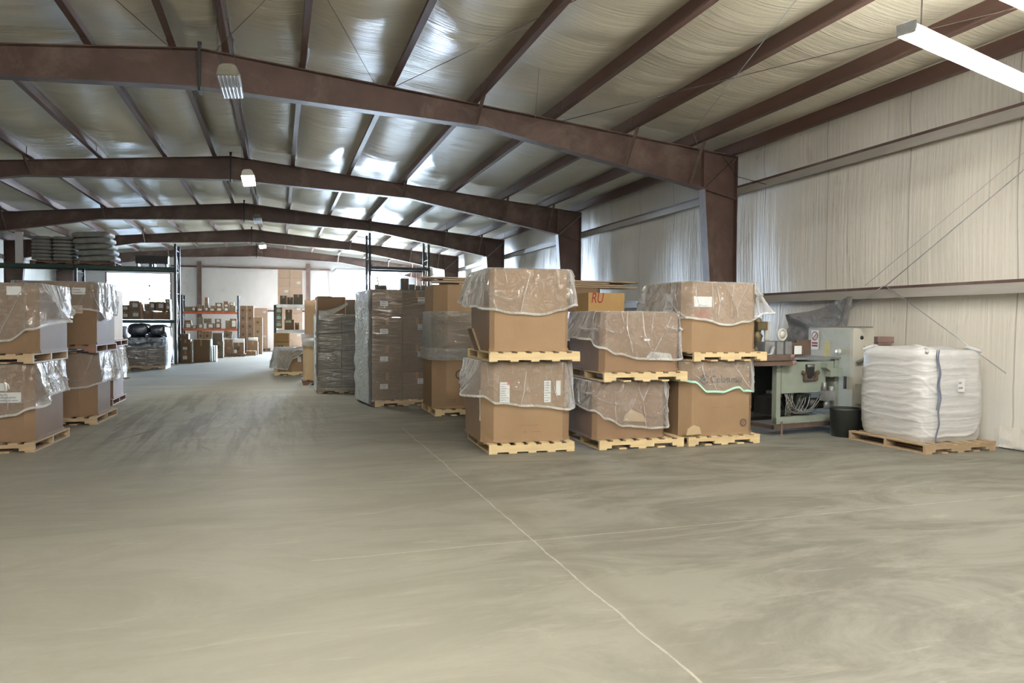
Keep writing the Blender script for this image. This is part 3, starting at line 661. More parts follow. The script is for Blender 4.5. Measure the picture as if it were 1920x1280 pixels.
liner(cx-.03, cy+.06, 2*PZ+.955, cr, 1.10, 1.14, .10, .88, [(0, .47), (.2, .49), (.55, .56), (.8, .52), (1, .40), (1.3, .42), (2, .4), (3, .4), (3.6, .44), (3.85, .46)], [(0, .025), (.3, .012), (.8, .015), (.95, .09), (1.06, .26), (1.25, .12), (1.5, .06), (2, .05), (3, .12), (3.4, .19), (3.7, .13), (3.9, .03)],
      'clear liner draped over the top box of the third stack, flaring at its right corner', 6, amp=.032)
# --- second row behind: tall box with film, box under the planks, box marked RU
gx, gy = 3.02, 12.20
pallet(gx, gy, 0, 0, 1.15, 1.2, 'pale pallet on the floor under the tall film-wrapped bulk box pair')
b = bulkbox(gx-.03, gy+.03, PZ, 0, 1.10, 1.14, .89, .20, 'lower bulk box behind the centre stack, printed with a G', CARD)
text(b, 'printed_letter', 'Ge', .23, -.21, .48, -.578, INK)
MB().add([(-.52, -.40, .50), (-.39, -.53, .50), (-.43, -.49, .66)], [(0, 1, 2)]).build('torn_label', PAPER, b)
m = MB()
for k in range(2):
    for i in range(4): m.box(-.30+.03*i, -.28+.03*i, -.5785, -.578, .14-.03*k, .155-.03*k)
m.build('faint_print', INKF, b)
b = bulkbox(gx-.02, gy+.03, PZ+.96, 0, 1.08, 1.12, 1.09, .20, 'upper bulk box behind the centre stack, octagonal and half wrapped in film', CARD, cr=False)
MB().prism(octo(1.12, 1.16, .2), PZ+.893, PZ+.955, 'z').build('cardboard_sheet', CARD2, None, (gx-.02, gy+.03, 0), label='flat cardboard lid between the two boxes behind the centre stack', category='cardboard')
wraparound(gx-.02, gy+.03, PZ+.83, 0, 1.12, 1.16, .2, .78, 'hazy stretch film band round the tall box pair behind the centre stack', WRAPH, 3, .008, grp=None)
wraparound(gx-.02, gy+.03, PZ+.80, 0, 1.16, 1.20, .2, .20, 'crumpled rope of film round the waist of the box printed with a G', CRUM, 5, .035, nv=14, name='gathered_film')
dx_, dy_ = 4.95, 12.3
pallet(dx_, dy_, 0, 0, 1.1, 1.15, 'pallet under the dark bulk boxes behind the middle stack', WOODM)
bulkbox(dx_, dy_, PZ, 0, 1.08, 1.12, .95, .1, 'lower dark bulk box behind the middle stack', CARD3)
pallet(dx_, dy_, PZ+.96, 0, 1.1, 1.15, 'pallet between the dark bulk boxes behind the middle stack', WOODM)
b = bulkbox(dx_, dy_, 2*PZ+.96, 0, 1.08, 1.12, .97, .1, 'upper dark bulk box behind the middle stack, carrying the end of the planks', CARD3)
decal(b, 'paper_sheet', -.30, -.14, .55, .78, -.566, PAPER, 3)
pallet(4.98, 10.62, 0, 0, 1.1, 1.15, 'pallet under the low box carrying the carton marked RU', WOODM)
bulkbox(4.98, 10.62, PZ, 0, 1.06, 1.1, 1.13, .08, 'plain bulk box behind the middle stack carrying the carton marked RU', CARD3)
def carton(label, x0, x1, y, z0, z1, dep=.4, mat=CARD2, lab=None, group=None, rz=0, ry=0, tape=True, name='carton', open_=False, paw=0, bars=2):
    t_ = MB(); a = (x1-x0)/2; h = z1-z0
    if open_:
        t_.box(-a, a, 0, .01, 0, h).box(-a, a, dep-.01, dep, 0, h).box(-a, -a+.01, .01, dep-.01, 0, h).box(a-.01, a, .01, dep-.01, 0, h).box(-a, a, 0, dep, 0, .01)
    else: t_.box(-a, a, 0, dep, 0, h)
    o = t_.build(name, mat, None, ((x0+x1)/2, y, z0), R(rz)); o.rotation_euler.y = R(ry); tag(o, label, 'box', group)
    if tape and not open_: MB().box(-.025, .025, -.0012, dep+.001, h-.0005, h+.001).box(-.025, .025, -.0015, 0, h*.72, h+.001).build('packing_tape', TAPE, o)
    if lab:
        m = MB(); u0, u1, v0, v1 = lab[:4]; m.box(-a+2*a*u0, -a+2*a*u1, -.004, -.0005, h*v0, h*v1)
        for k in range(bars):
            zc = h*v0+(h*(v1-v0))*(k+.6)/(bars+.3); m.box(-a+2*a*(u0+.04), -a+2*a*(u0+(u1-u0)*.75), -.0055, -.004, zc-.006, zc+.006, 1)
        m.build('shipping_label', [lab[4] if len(lab) > 4 else PAPER, TXT], o)
    if paw:
        m = MB(); r = paw; cx_, cz_ = -a*.15, h*.45
        def disc(x, z, rx, rz_): m.add([(x+rx*math.cos(2*math.pi*k/14), -.004, z+rz_*math.sin(2*math.pi*k/14)) for k in range(14)], [list(range(14))])
        disc(cx_, cz_-.25*r, .5*r, .42*r)
        for ax_, az_ in ((-.62, .15), (-.25, .55), (.22, .58), (.6, .2)): disc(cx_+ax_*r, cz_+az_*r, .19*r, .25*r)
        m.build('paw_print', INK, o)
    return o
o = carton('orange brown carton behind the middle stack, marked RU in red', 4.60, 5.22, 10.35, PZ+1.145, 2.02, .5, CARD6, tape=False)
q = text(o, 'red_marker', 'RU', .20, -.27, .60, 0, INKR, shear=.2, ext=.0004); q.scale = (.8, 1.15, 1)
# planks bundle: each board is a thing
k = 0
for layer in range(4):
    for j in range(3):
        L0 = 2.35+rnd.uniform(-.05, .35)+(.25 if layer == 0 else 0); L1 = 6.45-rnd.uniform(0, .9)
        z = 2.186+.034*layer; yy = 12.0+.15*j+rnd.uniform(-.01, .01)
        m = MB().box(0, L1-L0, 0, .14, 0, .024).build('plank', PLANK if (k % 3) else WOODM, None, (L0, yy, z))
        tag(m, ['lowest', 'second', 'third', 'top'][layer]+' layer brown plank, '+['front', 'middle', 'rear'][j]+' of the bundle across the dark box tops', 'plank', 'planks lying across the box tops'); k += 1
m = MB().box(0, .03, -.04, .50, -.02, .125).build('steel_strap', MDARK, None, (4.97, 11.98, 2.20)); tag(m, 'dark strap holding the plank bundle', 'strap')

# ---------------------------------------------------------------- wrapped carton stacks in the middle
wx, wy, wr = 1.62, 13.22, 6
pallet(wx+.56, wy+.62, 0, wr, 1.16, 1.22, 'pallet under the tall shrink-wrapped brown carton stack', WOODM)
ca, sa = math.cos(R(wr)), math.sin(R(wr))
for L_ in range(4):
    for c_ in range(2):
        for d_ in range(2):
            if c_ == 1 and d_ == 1: continue
            u, v = .003+c_*.565+.28, .02+d_*.60
            X, Y = wx+u*ca-v*sa, wy+u*sa+v*ca
            lay = ['bottom', 'second', 'third', 'top'][L_]; ps = ['front left', 'front right', 'rear left'][c_+2*d_]
            lb = None
            if d_ == 0: lb = (.26, .52, .40, .58) if c_ == 0 else (.52, .80, .55, .75)
            carton(f'{lay} layer brown carton, {ps} column of the tall shrink-wrapped stack', X-.278, X+.278, Y, PZ+.505*L_, PZ+.505*L_+.50, .59, [CARD2, CARD3][(L_+c_) % 2], lb, 'cartons in the tall shrink-wrapped stack', wr)
wraparound(wx+.56*ca-.62*sa, wy+.56*sa+.62*ca, .03, wr, 1.14, 1.21, .03, 2.10, 'glossy stretch film round the tall brown carton stack', WRAP, 7, .010, cover=True)
rows = []
for k in range(30):
    z = .06+2.05*k/29; rows.append([(-.055-.05*abs(nz(z*3.1, j*.9, 2))-.03*math.sin(math.pi*j/7), .02+1.16*j/7, z) for j in range(8)])
m = MB().grid(rows).build('loose_film', FILMB, None, (wx, wy, 0), R(wr)); tag(m, 'bluish crumpled film on the left flank of the tall brown carton stack', 'plastic wrap')
qx, qy = .80, 15.95
pallet(qx+.50, qy+.58, 0, 0, 1.0, 1.15, 'low pallet under the grey film-wrapped carton stack', WOODM, h=.115)
for L_ in range(5):
    hh = .32 if L_ < 4 else .36; z = PZ+.375*L_*(.395/.375)
    for c_ in range(2):
        if L_ == 4 and c_ == 1: carton('top right greyish carton on the film-wrapped grey stack', qx+.60, qx+1.0, qy+.02, z, z+.33, .6, CARD4, None, 'cartons in the grey film-wrapped stack', tape=False); continue
        x0 = qx+.505*c_; x1 = x0+.50
        if L_ == 4: x0, x1 = qx, qx+.59
        carton(('bottom', 'second', 'third', 'fourth', 'top')[L_]+' layer '+('left', 'right')[c_]+' greyish carton in the film-wrapped grey stack', x0, x1, qy, z, z+.385, 1.1, CARD4 if L_ < 4 else CARD2, None, 'cartons in the grey film-wrapped stack', tape=False)
m = MB().box(.572, .592, -.03, -.012, 1.66, 2.06).box(0, .59, -.03, -.012, 1.655, 1.67).build('edge_protector', CARD5, None, (qx, qy, 0)); tag(m, 'pale card corner strip on the top box of the grey stack', 'strip')
wraparound(qx+.505, qy+.56, .03, 0, 1.03, 1.15, .03, 1.68, 'hazy stretch film round the grey carton stack', WRAPH, 9, .006)
m = MB().grid([[(.02+.6*u/6, -.05-.01*math.sin(u), 1.60+.06*v+.30*(u/6)**1.6-.04*v*(u/6)) for u in range(7)] for v in range(4)]).build('loose_film_strip', HEM, None, (qx, qy, 0)); tag(m, 'loose pale film strip slanting across the top of the grey stack', 'plastic wrap')
rows = [[(-.02-.05*abs(nz(z*.4, j, 4)), .02+.06*j, .4+.055*z) for j in range(3)] for z in range(30)]
m = MB().grid(rows).build('ragged_film_edge', FOAM, None, (qx-.01, qy-.04, 0)); tag(m, 'ragged white film down the left edge of the grey stack', 'plastic wrap')
# torn tall drum-like box
tx_, ty_ = 1.02, 18.3
pallet(tx_+.1, ty_+.3, 0, 0, 1.1, 1.1, 'dark pallet under the torn tall cardboard tube boxes', WOODD)
def tubebox(x, y, z, r, h, label, mat, tilt=0):
    rows = [[(r*(1+.02*nz(a*.5, k))*math.cos(2*math.pi*a/20), r*math.sin(2*math.pi*a/20), h*k/6+(.05*nz(a*.9, 3) if k == 6 else 0)) for a in range(20)] for k in range(7)]
    rows.append([(p[0]*.1, p[1]*.1, h-.03) for p in rows[-1]]); m = MB().grid(rows, loop=True).build('fibre_drum', mat, None, (x, y, z)); m.rotation_euler.y = R(tilt); return tag(m, label, 'drum', 'torn tall fibre drums')
tubebox(tx_-.08, ty_+.22, PZ, .36, .95, 'lower torn fibre drum left of the grey carton stack', CARD5)
tubebox(tx_-.06, ty_+.24, PZ+1.02, .34, .93, 'upper torn fibre drum left of the grey carton stack', CARD, 0)
rows = [[((.40+.05*nz(a*.8, k*.9))*math.cos(2*math.pi*a/24), (.40+.05*nz(a*.8, k*.9, 3))*math.sin(2*math.pi*a/24), .05*k) for a in range(24)] for k in range(7)]
m = MB().grid(rows, loop=True).build('gathered_film', CRUM, None, (tx_-.07, ty_+.23, PZ+.82)); tag(m, 'crumpled film where the two torn fibre drums meet', 'plastic wrap')
carton('dark flattened carton tops behind the grey stack', .95, 2.1, 18.9, .0, 2.05, .5, CARD4, None, None, 0, 0, False)
MB()
# low wrapped pallet
pallet(.42, 22.0, 0, 0, 1.05, 1.1, 'pallet under the low carton load in front of the middle shelving', WOOD)
carton('low wide carton with a white label on the pallet before the middle shelving', -.02, .92, 21.55, PZ, .72, .9, CARD, (.58, .68, .45, .68), None)
liner(.42, 21.98, PZ, 0, .98, 1.0, .05, .66, [(0, .58), (.3, .62), (.5, .3), (.8, .14), (1, .3), (2, .5), (3, .6)], [(0, .10), (.3, .05), (.5, .03), (1, .03), (2, .05), (3, .12)], 'white crumpled film sliding off the low carton load', 11, mat=CRUM, amp=.05, grp=None)

# ---------------------------------------------------------------- left hand stacks
lx, ly, lr = -3.24, 10.32, -3
pallet(lx+.0, ly, 0, lr, 1.14, 1.24, 'pallet on the floor under the nearest stack by the left edge', WOODM)
b = bulkbox(lx-.04, ly+.02, PZ, lr, 1.14, 1.12, .90, .09, 'lower octagonal bulk box of the nearest left stack, with a printed address strip', CARD3)
lf = -.568
decal(b, 'address_strip', .10, .46, .46, .58, lf, PAPER, 3); decal(b, 'small_label', .18, .32, .60, .69, lf, PAPER, 0)
liner(lx-.04, ly+.02, PZ, lr, 1.14, 1.12, .09, .90, [(0, .62), (.5, .66), (.85, .60), (1, .52), (1.2, .42), (2, .4), (3, .5)], [(0, .02), (.6, .02), (.9, .05), (1.05, .14), (1.4, .03), (2, .05), (3, .05)], 'clear liner over the lower box of the nearest left stack', 21, amp=.02)
pallet(lx-.02, ly-.0, PZ+.915, lr, 1.16, 1.2, 'pallet between the two boxes of the nearest left stack', WOODM)
b = bulkbox(lx+.0, ly+.04, 2*PZ+.915, lr, 1.16, 1.14, .81, .10, 'upper bulk box of the nearest left stack, with a pale square label', CARD2)
decal(b, 'square_label', .28, .43, .68, .78, -.578, PAPER, 0)
liner(lx+.0, ly+.04, 2*PZ+.915, lr, 1.16, 1.14, .10, .81, [(0, .72), (.4, .76), (.75, .68), (.95, .55), (1.1, .46), (1.3, .42), (2, .4), (3, .5)], [(0, .02), (.5, .012), (.85, .03), (1.0, .10), (1.12, .30), (1.3, .16), (1.6, .05), (2.5, .05)], 'bluish clear liner flaring off the upper box of the nearest left stack', 22, mat=FILM, amp=.034)
m = MB().grid([[(-.25+.5*u/10, .9*v/6-.1, .20*math.sin(math.pi*u/10)*math.sin(math.pi*(v+.5)/7)+.04*abs(nz(u, v, 3))) for u in range(11)] for v in range(7)]).build('plastic_bundle', FILMB, None, (-4.05, 10.3, 2.01)); tag(m, 'bundled clear plastic on top of the nearest left stack', 'plastic sheet')
l2x, l2y = -3.10, 12.62
pallet(l2x, l2y, 0, -2, 1.14, 1.22, 'pallet on the floor under the second stack from the left edge', WOODM)
b = bulkbox(l2x-.02, l2y+.02, PZ, -2, 1.08, 1.12, .93, .20, 'lower bulk box of the second left stack, reddish with a small label', CARD3)
decal(b, 'small_label', -.05, .13, .75, .86, -.568, PAPER, 0)
liner(l2x-.02, l2y+.02, PZ, -2, 1.08, 1.12, .20, .93, [(0, .52), (.5, .54), (.9, .52), (1.2, .46), (2, .4), (3, .5)], [(0, .02), (.6, .015), (1, .03), (1.4, .05), (2, .05), (3, .05)], 'clear liner over the lower box of the second left stack', 23, amp=.02)
pallet(l2x, l2y, PZ+.945, -2, 1.14, 1.2, 'dark pallet between the two boxes of the second left stack', WOODD)
b = bulkbox(l2x+.02, l2y+.03, 2*PZ+.945, -2, 1.06, 1.10, .92, .04, 'upper bulk box of the second left stack, with two faded labels', CARD2)
decal(b, 'faded_label', .22, .40, .74, .84, -.558, PAPER, 2); decal(b, 'round_sticker', .24, .36, .46, .58, -.558, CARDPALE, 2); decal(b, 'lower_sticker', .05, .13, .08, .15, -.558, CARDPALE, 0)
liner(l2x+.02, l2y+.03, 2*PZ+.945, -2, 1.06, 1.10, .04, .92, [(0, .3), (.5, .34), (.9, .42), (1, .44), (1.4, .58), (1.8, .5), (2, .4), (3, .4)], [(0, .01), (.9, .01), (1.0, .02), (1.3, .03), (2, .03), (3, .05)], 'clear liner over the upper box of the second left stack', 24, amp=.03)
l3x, l3y = -3.40, 15.15
pallet(l3x, l3y, 0, 0, 1.12, 1.2, 'pallet on the floor under the third left stack', WOODD)
bulkbox(l3x, l3y, PZ, 0, 1.08, 1.12, .93, .12, 'lower bulk box of the third left stack, mostly hidden', CARD3)
liner(l3x, l3y, PZ, 0, 1.08, 1.12, .12, .93, [(0, .5), (1, .6), (2, .5), (3, .5)], [(0, .02), (1, .06), (2, .05), (3, .04)], 'clear liner over the lower box of the third left stack', 25, amp=.03)
pallet(l3x+.04, l3y, PZ+.945, 0, 1.12, 1.2, 'red-brown pallet between the boxes of the third left stack', WOODD)
bulkbox(l3x+.0, l3y, 2*PZ+.945, 0, 1.06, 1.10, .92, .06, 'upper pale tan bulk box of the third left stack', CARD5)
# white wrapped tower
for i, (x, y) in enumerate(((-4.62, 20.9),)):
    pallet(x, y+.2, 0, 0, 1.1, 1.3, 'pallet with broken boards under the white wrapped load', WOODM)
    rows = []
    for k in range(24):
        v = k/23
        rows.append([(px*(1-.10*max(0, v-.85)/.15)+.01*nz(s*4, v*8), py*(1-.10*max(0, v-.85)/.15), PZ+1.75*v) for (px, py, nx, ny, s) in outline(1.0, 1.4, .10, 60)])
    rows.append([(p[0]*.5, p[1]*.5, p[2]+.04) for p in rows[-1]]); rows.append([(p[0]*.1, p[1]*.1, p[2]) for p in rows[-1]])
    m = MB().grid(rows, loop=True).build('white_wrapped_load', WHITE, None, (x, y+.2, 0)); tag(m, 'tall white wrapped load left of the aisle behind the tan box', 'wrapped load')
carton('white box on the floor beside the white wrapped load', -4.10, -3.86, 21.2, 0, .42, .3, WHITE, tape=False, name='white_box')
for i in range(4):
    m = MB().box(0, .32, 0, .09, 0, .03, T=T(ry=0, rz=20*i-25)).build('broken_board', WOODD, None, (-4.06+.05*i, 19.9+.22*i, .045)); tag(m, ['nearest', 'second', 'third', 'furthest'][i]+' broken pallet board on the floor beside the white load', 'board', 'broken boards beside the white load')

# ---------------------------------------------------------------- racking
def rackunit(label, ups, y, dep, h, beams, mat, bmat, name='pallet_rack', wpost=.08, group=None, bh=.11):
    t = thing(name, label, 'rack', (0, y, 0), group=group)
    hs = h if isinstance(h, list) else [h]*len(ups)
    for x, h in zip(ups, hs):
        m = MB()
        for yy in (0, dep-wpost):
            m.box(x-wpost/2, x+wpost/2, yy, yy+.012, 0, h); m.box(x-wpost/2, x-wpost/2+.008, yy, yy+wpost, 0, h); m.box(x+wpost/2-.008, x+wpost/2, yy, yy+wpost, 0, h)
            m.box(x-.08, x+.08, yy-.03, yy+.11, 0, .008)
        u = m.build('upright', mat, t); q = MB(); n = max(2, int(h/.75))
        for k in range(n):
            z0, z1 = .2+(h-.4)*k/n, .2+(h-.4)*(k+1)/n
            a, b_ = (.05, dep-.05) if k % 2 else (dep-.05, .05)
            q.tube([(x, a, z0), (x, b_, z1)], .014, 5); q.tube([(x, .05, z1), (x, dep-.05, z1)], .014, 5)
        q.build('brace', GALV if mat is not RACKO else mat, u)
    for (a, b_, z) in beams:
        m = MB(); m.box(a, b_, -.045, 0, z-bh, z); m.box(a, b_, dep, dep+.045, z-bh, z); m.build('beam', bmat, t)
        m = MB(); n = int((b_-a)/.14)
        for k in range(n): m.box(a+(b_-a)*k/n+.01, a+(b_-a)*(k+1)/n-.015, .0, dep, z-.02, z)
        m.build('shelf_deck', WOODM, t)
    return t
rackunit('green pallet rack on the left carrying sacks and cartons', [-10.62, -6.56, -3.46], 28.0, 1.1, [3.44, 3.415, 4.25], [(-10.58, -6.60, 3.42), (-6.52, -3.50, 3.42), (-6.52, -3.50, 1.56)], RACKD, RACKG)
rackunit('tall empty dark rack frame rising behind the wrapped stacks', [3.34, 5.62], 28.0, 1.1, 4.95, [(3.38, 5.58, 3.66), (3.38, 5.58, 2.80)], RACKD, RACKD)
rackunit('orange beamed shelving in front of the end wall', [-3.95, -1.68], 34.0, .9, 2.66, [(-3.91, -1.72, 1.94), (-3.91, -1.72, 1.20)], RACKD, RACKO, name='shelving', bh=.09)
rackunit('low grey shelving behind the torn fibre drums', [-.10, 1.9], 25.0, .9, 2.08, [(-.06, 1.86, 2.10), (-.06, 1.86, 1.26)], RACKG, GALV, name='shelving', bh=.10)
ords = ['first', 'second', 'third', 'fourth', 'fifth', 'sixth', 'seventh', 'eighth', 'ninth', 'tenth', 'eleventh', 'twelfth', 'thirteenth', 'fourteenth', 'fifteenth', 'sixteenth', 'seventeenth', 'eighteenth']
def settle(L):
    """drop boxes so that every upper one rests on the highest box below it"""
    out = []
    for (x0, x1, y, z0, z1) in L: out.append([x0, x1, y, z0, z1])
    return out
RL = [(-5.59,-5.22,1.572,1.87),(-5.59,-5.22,1.875,2.21),(-5.20,-4.95,1.572,1.83),(-5.20,-4.95,1.835,2.07),(-4.93,-4.60,1.572,1.88),(-4.94,-4.62,1.885,2.22),(-4.48,-4.22,1.572,1.885),(-4.20,-3.92,1.572,1.86),(-3.91,-3.63,1.572,1.865),
      (-4.46,-4.32,1.89,2.13),(-4.31,-4.13,1.89,2.20),(-4.10,-3.82,1.87,2.20),(-3.79,-3.64,1.87,2.12),(-3.79,-3.65,2.125,2.30)]
desc = ['lower carton at the left end', 'upper carton at the left end', 'lower carton of the second pair', 'upper carton of the second pair', 'lower carton of the leaning pair', 'upper carton of the leaning pair', 'plain brown carton right of the gap', 'plain brown carton in the middle right', 'plain brown carton next to the upright',
        'small carton atop the first plain carton', 'labelled carton standing above the gap side', 'double-labelled carton on the middle plain one', 'labelled carton beside the upright', 'topmost small carton beside the upright']
for i, (a, b_, z0, z1) in enumerate(RL):
    lb = (.35, .85, .35, .75) if i in (0, 1, 2, 3, 4, 5, 10, 11, 12, 13) else None
    carton(desc[i]+' on the green rack beam', a, b_, 28.02+.004*(i % 3), z0, z1, .5, [CARD2, CARD4, CARD3][i % 3] if i not in (6, 7, 8) else CARD3, lb, 'cartons on the green rack beam', 0, 0)
m = MB().prism([(0, 0), (.12, 0), (.03, .6), (-.10, .62)], 0, .3).build('folded_carton', CARDPALE, None, (-4.60, 28.15, 1.572)); tag(m, 'pale folded carton leaning in the gap on the green rack beam', 'box')
S1 = [(-3.84,-3.58,1.945,2.15),(-3.57,-3.40,1.945,2.16),(-3.38,-3.10,1.945,2.10),(-3.37,-3.25,2.105,2.24),(-3.24,-3.10,2.105,2.21),(-3.05,-2.90,1.945,2.15),(-3.04,-2.90,2.155,2.36),(-3.03,-2.91,2.365,2.56),(-2.88,-2.62,1.945,2.11),(-2.80,-2.65,2.115,2.20),
      (-2.60,-2.33,1.945,2.13),(-2.61,-2.34,2.135,2.33),(-2.28,-2.07,1.945,2.14),(-2.28,-2.07,2.145,2.285),(-2.27,-2.10,2.29,2.40),(-2.04,-1.78,1.945,2.21),(-2.03,-1.86,2.215,2.35)]
for i, (a, b_, z0, z1) in enumerate(S1):
    lb = (.25, .8, .25, .75) if i in (1, 2, 5, 8, 10, 11, 12, 13, 16) else None
    up = 'resting on the shelf' if z0 < 1.95 else 'stacked on other cartons'
    carton(f'{ords[i]} carton from the left on the top orange shelf, {up}', a, b_, 34.02, z0, z1, .4, [CARD4, CARD3, CARD2][i % 3], lb, 'cartons on the top orange shelf', bars=1)
S2 = [(-3.86,-3.58,1.205,1.46),(-3.83,-3.60,1.465,1.56),(-3.56,-3.38,1.205,1.34),(-3.32,-3.12,1.205,1.42),(-3.32,-3.15,1.425,1.70),(-2.97,-2.68,1.205,1.43),(-3.08,-2.80,1.435,1.64),(-2.64,-2.40,1.205,1.46),(-2.63,-2.41,1.465,1.63),(-2.20,-2.04,1.205,1.56),(-2.02,-1.74,1.205,1.64)]
for i, (a, b_, z0, z1) in enumerate(S2):
    lb = (.3, .85, .2, .8) if i in (0, 2, 3, 5, 7, 8, 10) else None
    carton(f'{ords[i]} carton from the left on the lower orange shelf', a, b_, 34.02, z0, z1, .4, [CARD4, CARD2, CARD3][i % 3] if i != 4 else CARD4, lb, 'cartons on the lower orange shelf', bars=1)
for i, (a, b_) in enumerate(((-3.32, -3.10), (-3.08, -2.80))):
    for q in range(3): carton(f'{("bottom", "middle", "top")[q]} cream carton of the {("left", "right")[i]} column under the orange shelving', a, b_, 34.2, .004+.36*q, .36+.36*q, .4, CARD5, None, 'cream cartons under the orange shelving', paw=.07)
# paw print towers
for c_, (a, b_, n) in enumerate(((-1.67, -1.395, 6), (-1.37, -1.085, 6), (-1.06, -.70, 4))):
    hh = .375 if n == 6 else .43
    for q in range(n): carton(f'{ords[q]} carton up in the {("left", "middle", "right")[c_]} paw print tower', a, b_, 35.6, .003+hh*q, hh*q+hh-.002, .42, CARD3 if c_ < 2 else CARD, None, 'paw print cartons stacked in towers', paw=.085, tape=False)
# floor cartons left of the aisle
FB = [('olive brown labelled carton at the foot of the dark rack post', -3.40, -3.05, 28.75, 0.003, .43, CARD2, (.25, .65, .3, .6)), ('upper olive brown carton at the foot of the dark rack post', -3.40, -3.05, 28.75, .435, .85, CARD2, (.25, .65, .1, .35)),
      ('narrow carton topping the olive brown pair', -3.38, -3.12, 28.75, .853, 1.06, CARD2, None), ('large plain brown carton standing in front of the orange shelving', -3.02, -2.48, 29.3, .003, .84, CARD2, None),
      ('small tan carton right of the large plain carton', -2.72, -2.50, 31.6, .003, .50, CARD4, None), ('low plain carton at the bottom of the open stack', -2.55, -2.17, 32.2, .003, .27, CARD4, None),
      ('paw print carton in the middle of the open stack', -2.57, -2.17, 32.2, .273, .68, CARD4, None), ('open-topped carton on the paw print carton', -2.58, -2.20, 32.2, .683, 1.03, CARD4, None),
      ('lower plain carton on the reddish pallet', -2.22, -1.90, 33.6, .12, .41, CARD3, None), ('upper plain carton on the reddish pallet', -2.22, -1.91, 33.6, .413, .73, CARD3, None),
      ('tilted paw print carton topping the plain pair', -2.27, -1.93, 33.6, .80, 1.10, CARD4, None), ('printed paw carton on the reddish pallet with white foam on top', -1.86, -1.42, 33.6, .12, .60, CARD2, (.08, .32, .05, .35)),
      ('reddish carton below the paw print towers carrying white rolls', -1.32, -.88, 34.9, .003, .62, CARD3, None)]
for i, (l, a, b_, y, z0, z1, mt, lb) in enumerate(FB):
    carton(l, a, b_, y, z0, z1, .42, mt, lb, 'loose cartons left of the far aisle', ry=(8 if i == 10 else 0), paw=(.12 if i in (6, 10, 11) else 0), open_=(i in (7,)))
carton('low open carton full of crumpled paper beside the far aisle', -1.40, -.95, 34.3, .003, .20, .4, CARD3, None, None, open_=True)
m = MB().grid([[(-.2+.4*u/8, .4*v/5, .19+.06*abs(nz(u*1.3, v*1.7, 2))) for u in range(9)] for v in range(6)]).build('crumpled_paper', CARDPALE, None, (-1.175, 34.3, 0)); tag(m, 'crumpled pale paper in the low open carton', 'paper')
pallet(-1.83, 33.85, 0, 0, .95, .8, 'reddish pallet beneath the paw carton beside the far aisle', WOODD)
m = MB().box(-.2, .2, 0, .3, 0, .16).build('foam_block', FOAM, None, (-1.62, 33.6, .605)); tag(m, 'white foam block on the printed paw carton', 'foam')
for q in range(2):
    m = MB().tube([(-.2, 0, 0), (.2, 0, 0)], .085, 14).build('paper_roll', FOAM, None, (-1.10, 35.02+.18*q, .71)); tag(m, ('front', 'rear')[q]+' white roll lying on the reddish carton by the paw towers', 'roll', 'white rolls on the reddish carton')
for q in range(3):
    m = MB().box(0, .05, 0, .5, 0, (.84, .6, .6)[q]).build('foam_sheet', FOAM, None, (-2.46+.09*q, 29.4+.02*q, 0)); tag(m, ('tall', 'middle', 'right')[q]+' white sheet edge standing beside the large plain carton', 'sheet', 'white sheets beside the large plain carton')
# pale stacks near the end wall
def pstack(x, y, z, nx, nz_, w_, h_, lab, mat, dep=.8, grp=None, wrap=True):
    for r_ in range(nz_):
        for c_ in range(nx):
            carton(f'{ords[r_]} row up, {ords[c_]} pale carton across, {lab}', x+w_*c_, x+w_*(c_+1)-.006, y, z+h_*r_, z+h_*(r_+1)-.004, dep, mat, (.55, .85, .4, .65) if (r_*2+c_) % 3 == 0 else None, grp, tape=False, bars=1)
pallet(-.95, 39.9, 0, 0, 1.1, 1.0, 'pallet under the pale carton pile by the end wall', WOODD)
pstack(-1.45, 39.5, PZ+.003, 2, 5, .46, .42, 'in the pile by the end wall', CARDPALE, grp='pale cartons in the pile by the end wall')
pallet(.62, 40.2, 0, 0, 1.35, 1.1, 'pallet under the very tall pale carton tower', WOODD)
pstack(-.02, 39.8, PZ+.003, 2, 9, .62, .46, 'in the very tall tower by the end wall', CARDPALE, grp='pale cartons in the very tall tower')
# middle shelving goods
MD = [('dark bin carton at the left of the middle shelf top', .06, .27, 2.105, 2.39, CARD4, None), ('dark bin carton in the middle of the middle shelf top', .29, .47, 2.105, 2.34, CARD4, None), ('larger dark carton at the right of the middle shelf top', .49, .78, 2.105, 2.44, CARD4, None),
      ('small dark carton on the second level of the middle shelving', .23, .44, 1.605, 1.93, CARD4, None), ('wide dark carton on the second level of the middle shelving', .20, .50, 1.265, 1.60, CARD2, (.1, .7, .7, .9, MINT)), ('little carton right on the second level of the middle shelving', .54, .66, 1.265, 1.50, CARD2, None)]
for (l, a, b_, z0, z1, mt, lb) in MD: carton(l, a, b_, 25.02, z0, z1, .4, mt, lb, 'cartons on the middle shelving')
for q in range(3): carton(('lowest', 'middle', 'highest')[q]+' dark carton with a mint label at the shelving end', -.09, .12, 24.70, 1.32+.225*q, 1.54+.225*q, .28, CARD4, (.2, .85, .3, .75, MINT), 'mint-labelled cartons at the shelving end', bars=0)
o = carton('yellowish open paw print carton before the middle shelving', -.13, .34, 24.0, .42, .88, .45, CARD6, None, None, open_=True, paw=.19)
MB().box(-.235, .235, .44, .455, .46, .74).build('raised_flap', CARD6, o); MB().prism([(0, .46), (-.12, .50), (-.12, .51), (0, .47)], -.23, .23, 'x').build('front_flap', CARD5, o)
o = carton('orange brown lower carton before the middle shelving, printed TIGER', -.13, .34, 24.0, .003, .415, .45, CARD, None, None)
text(o, 'printed_word', 'TIGER', .12, -.16, .27, 0, INK)
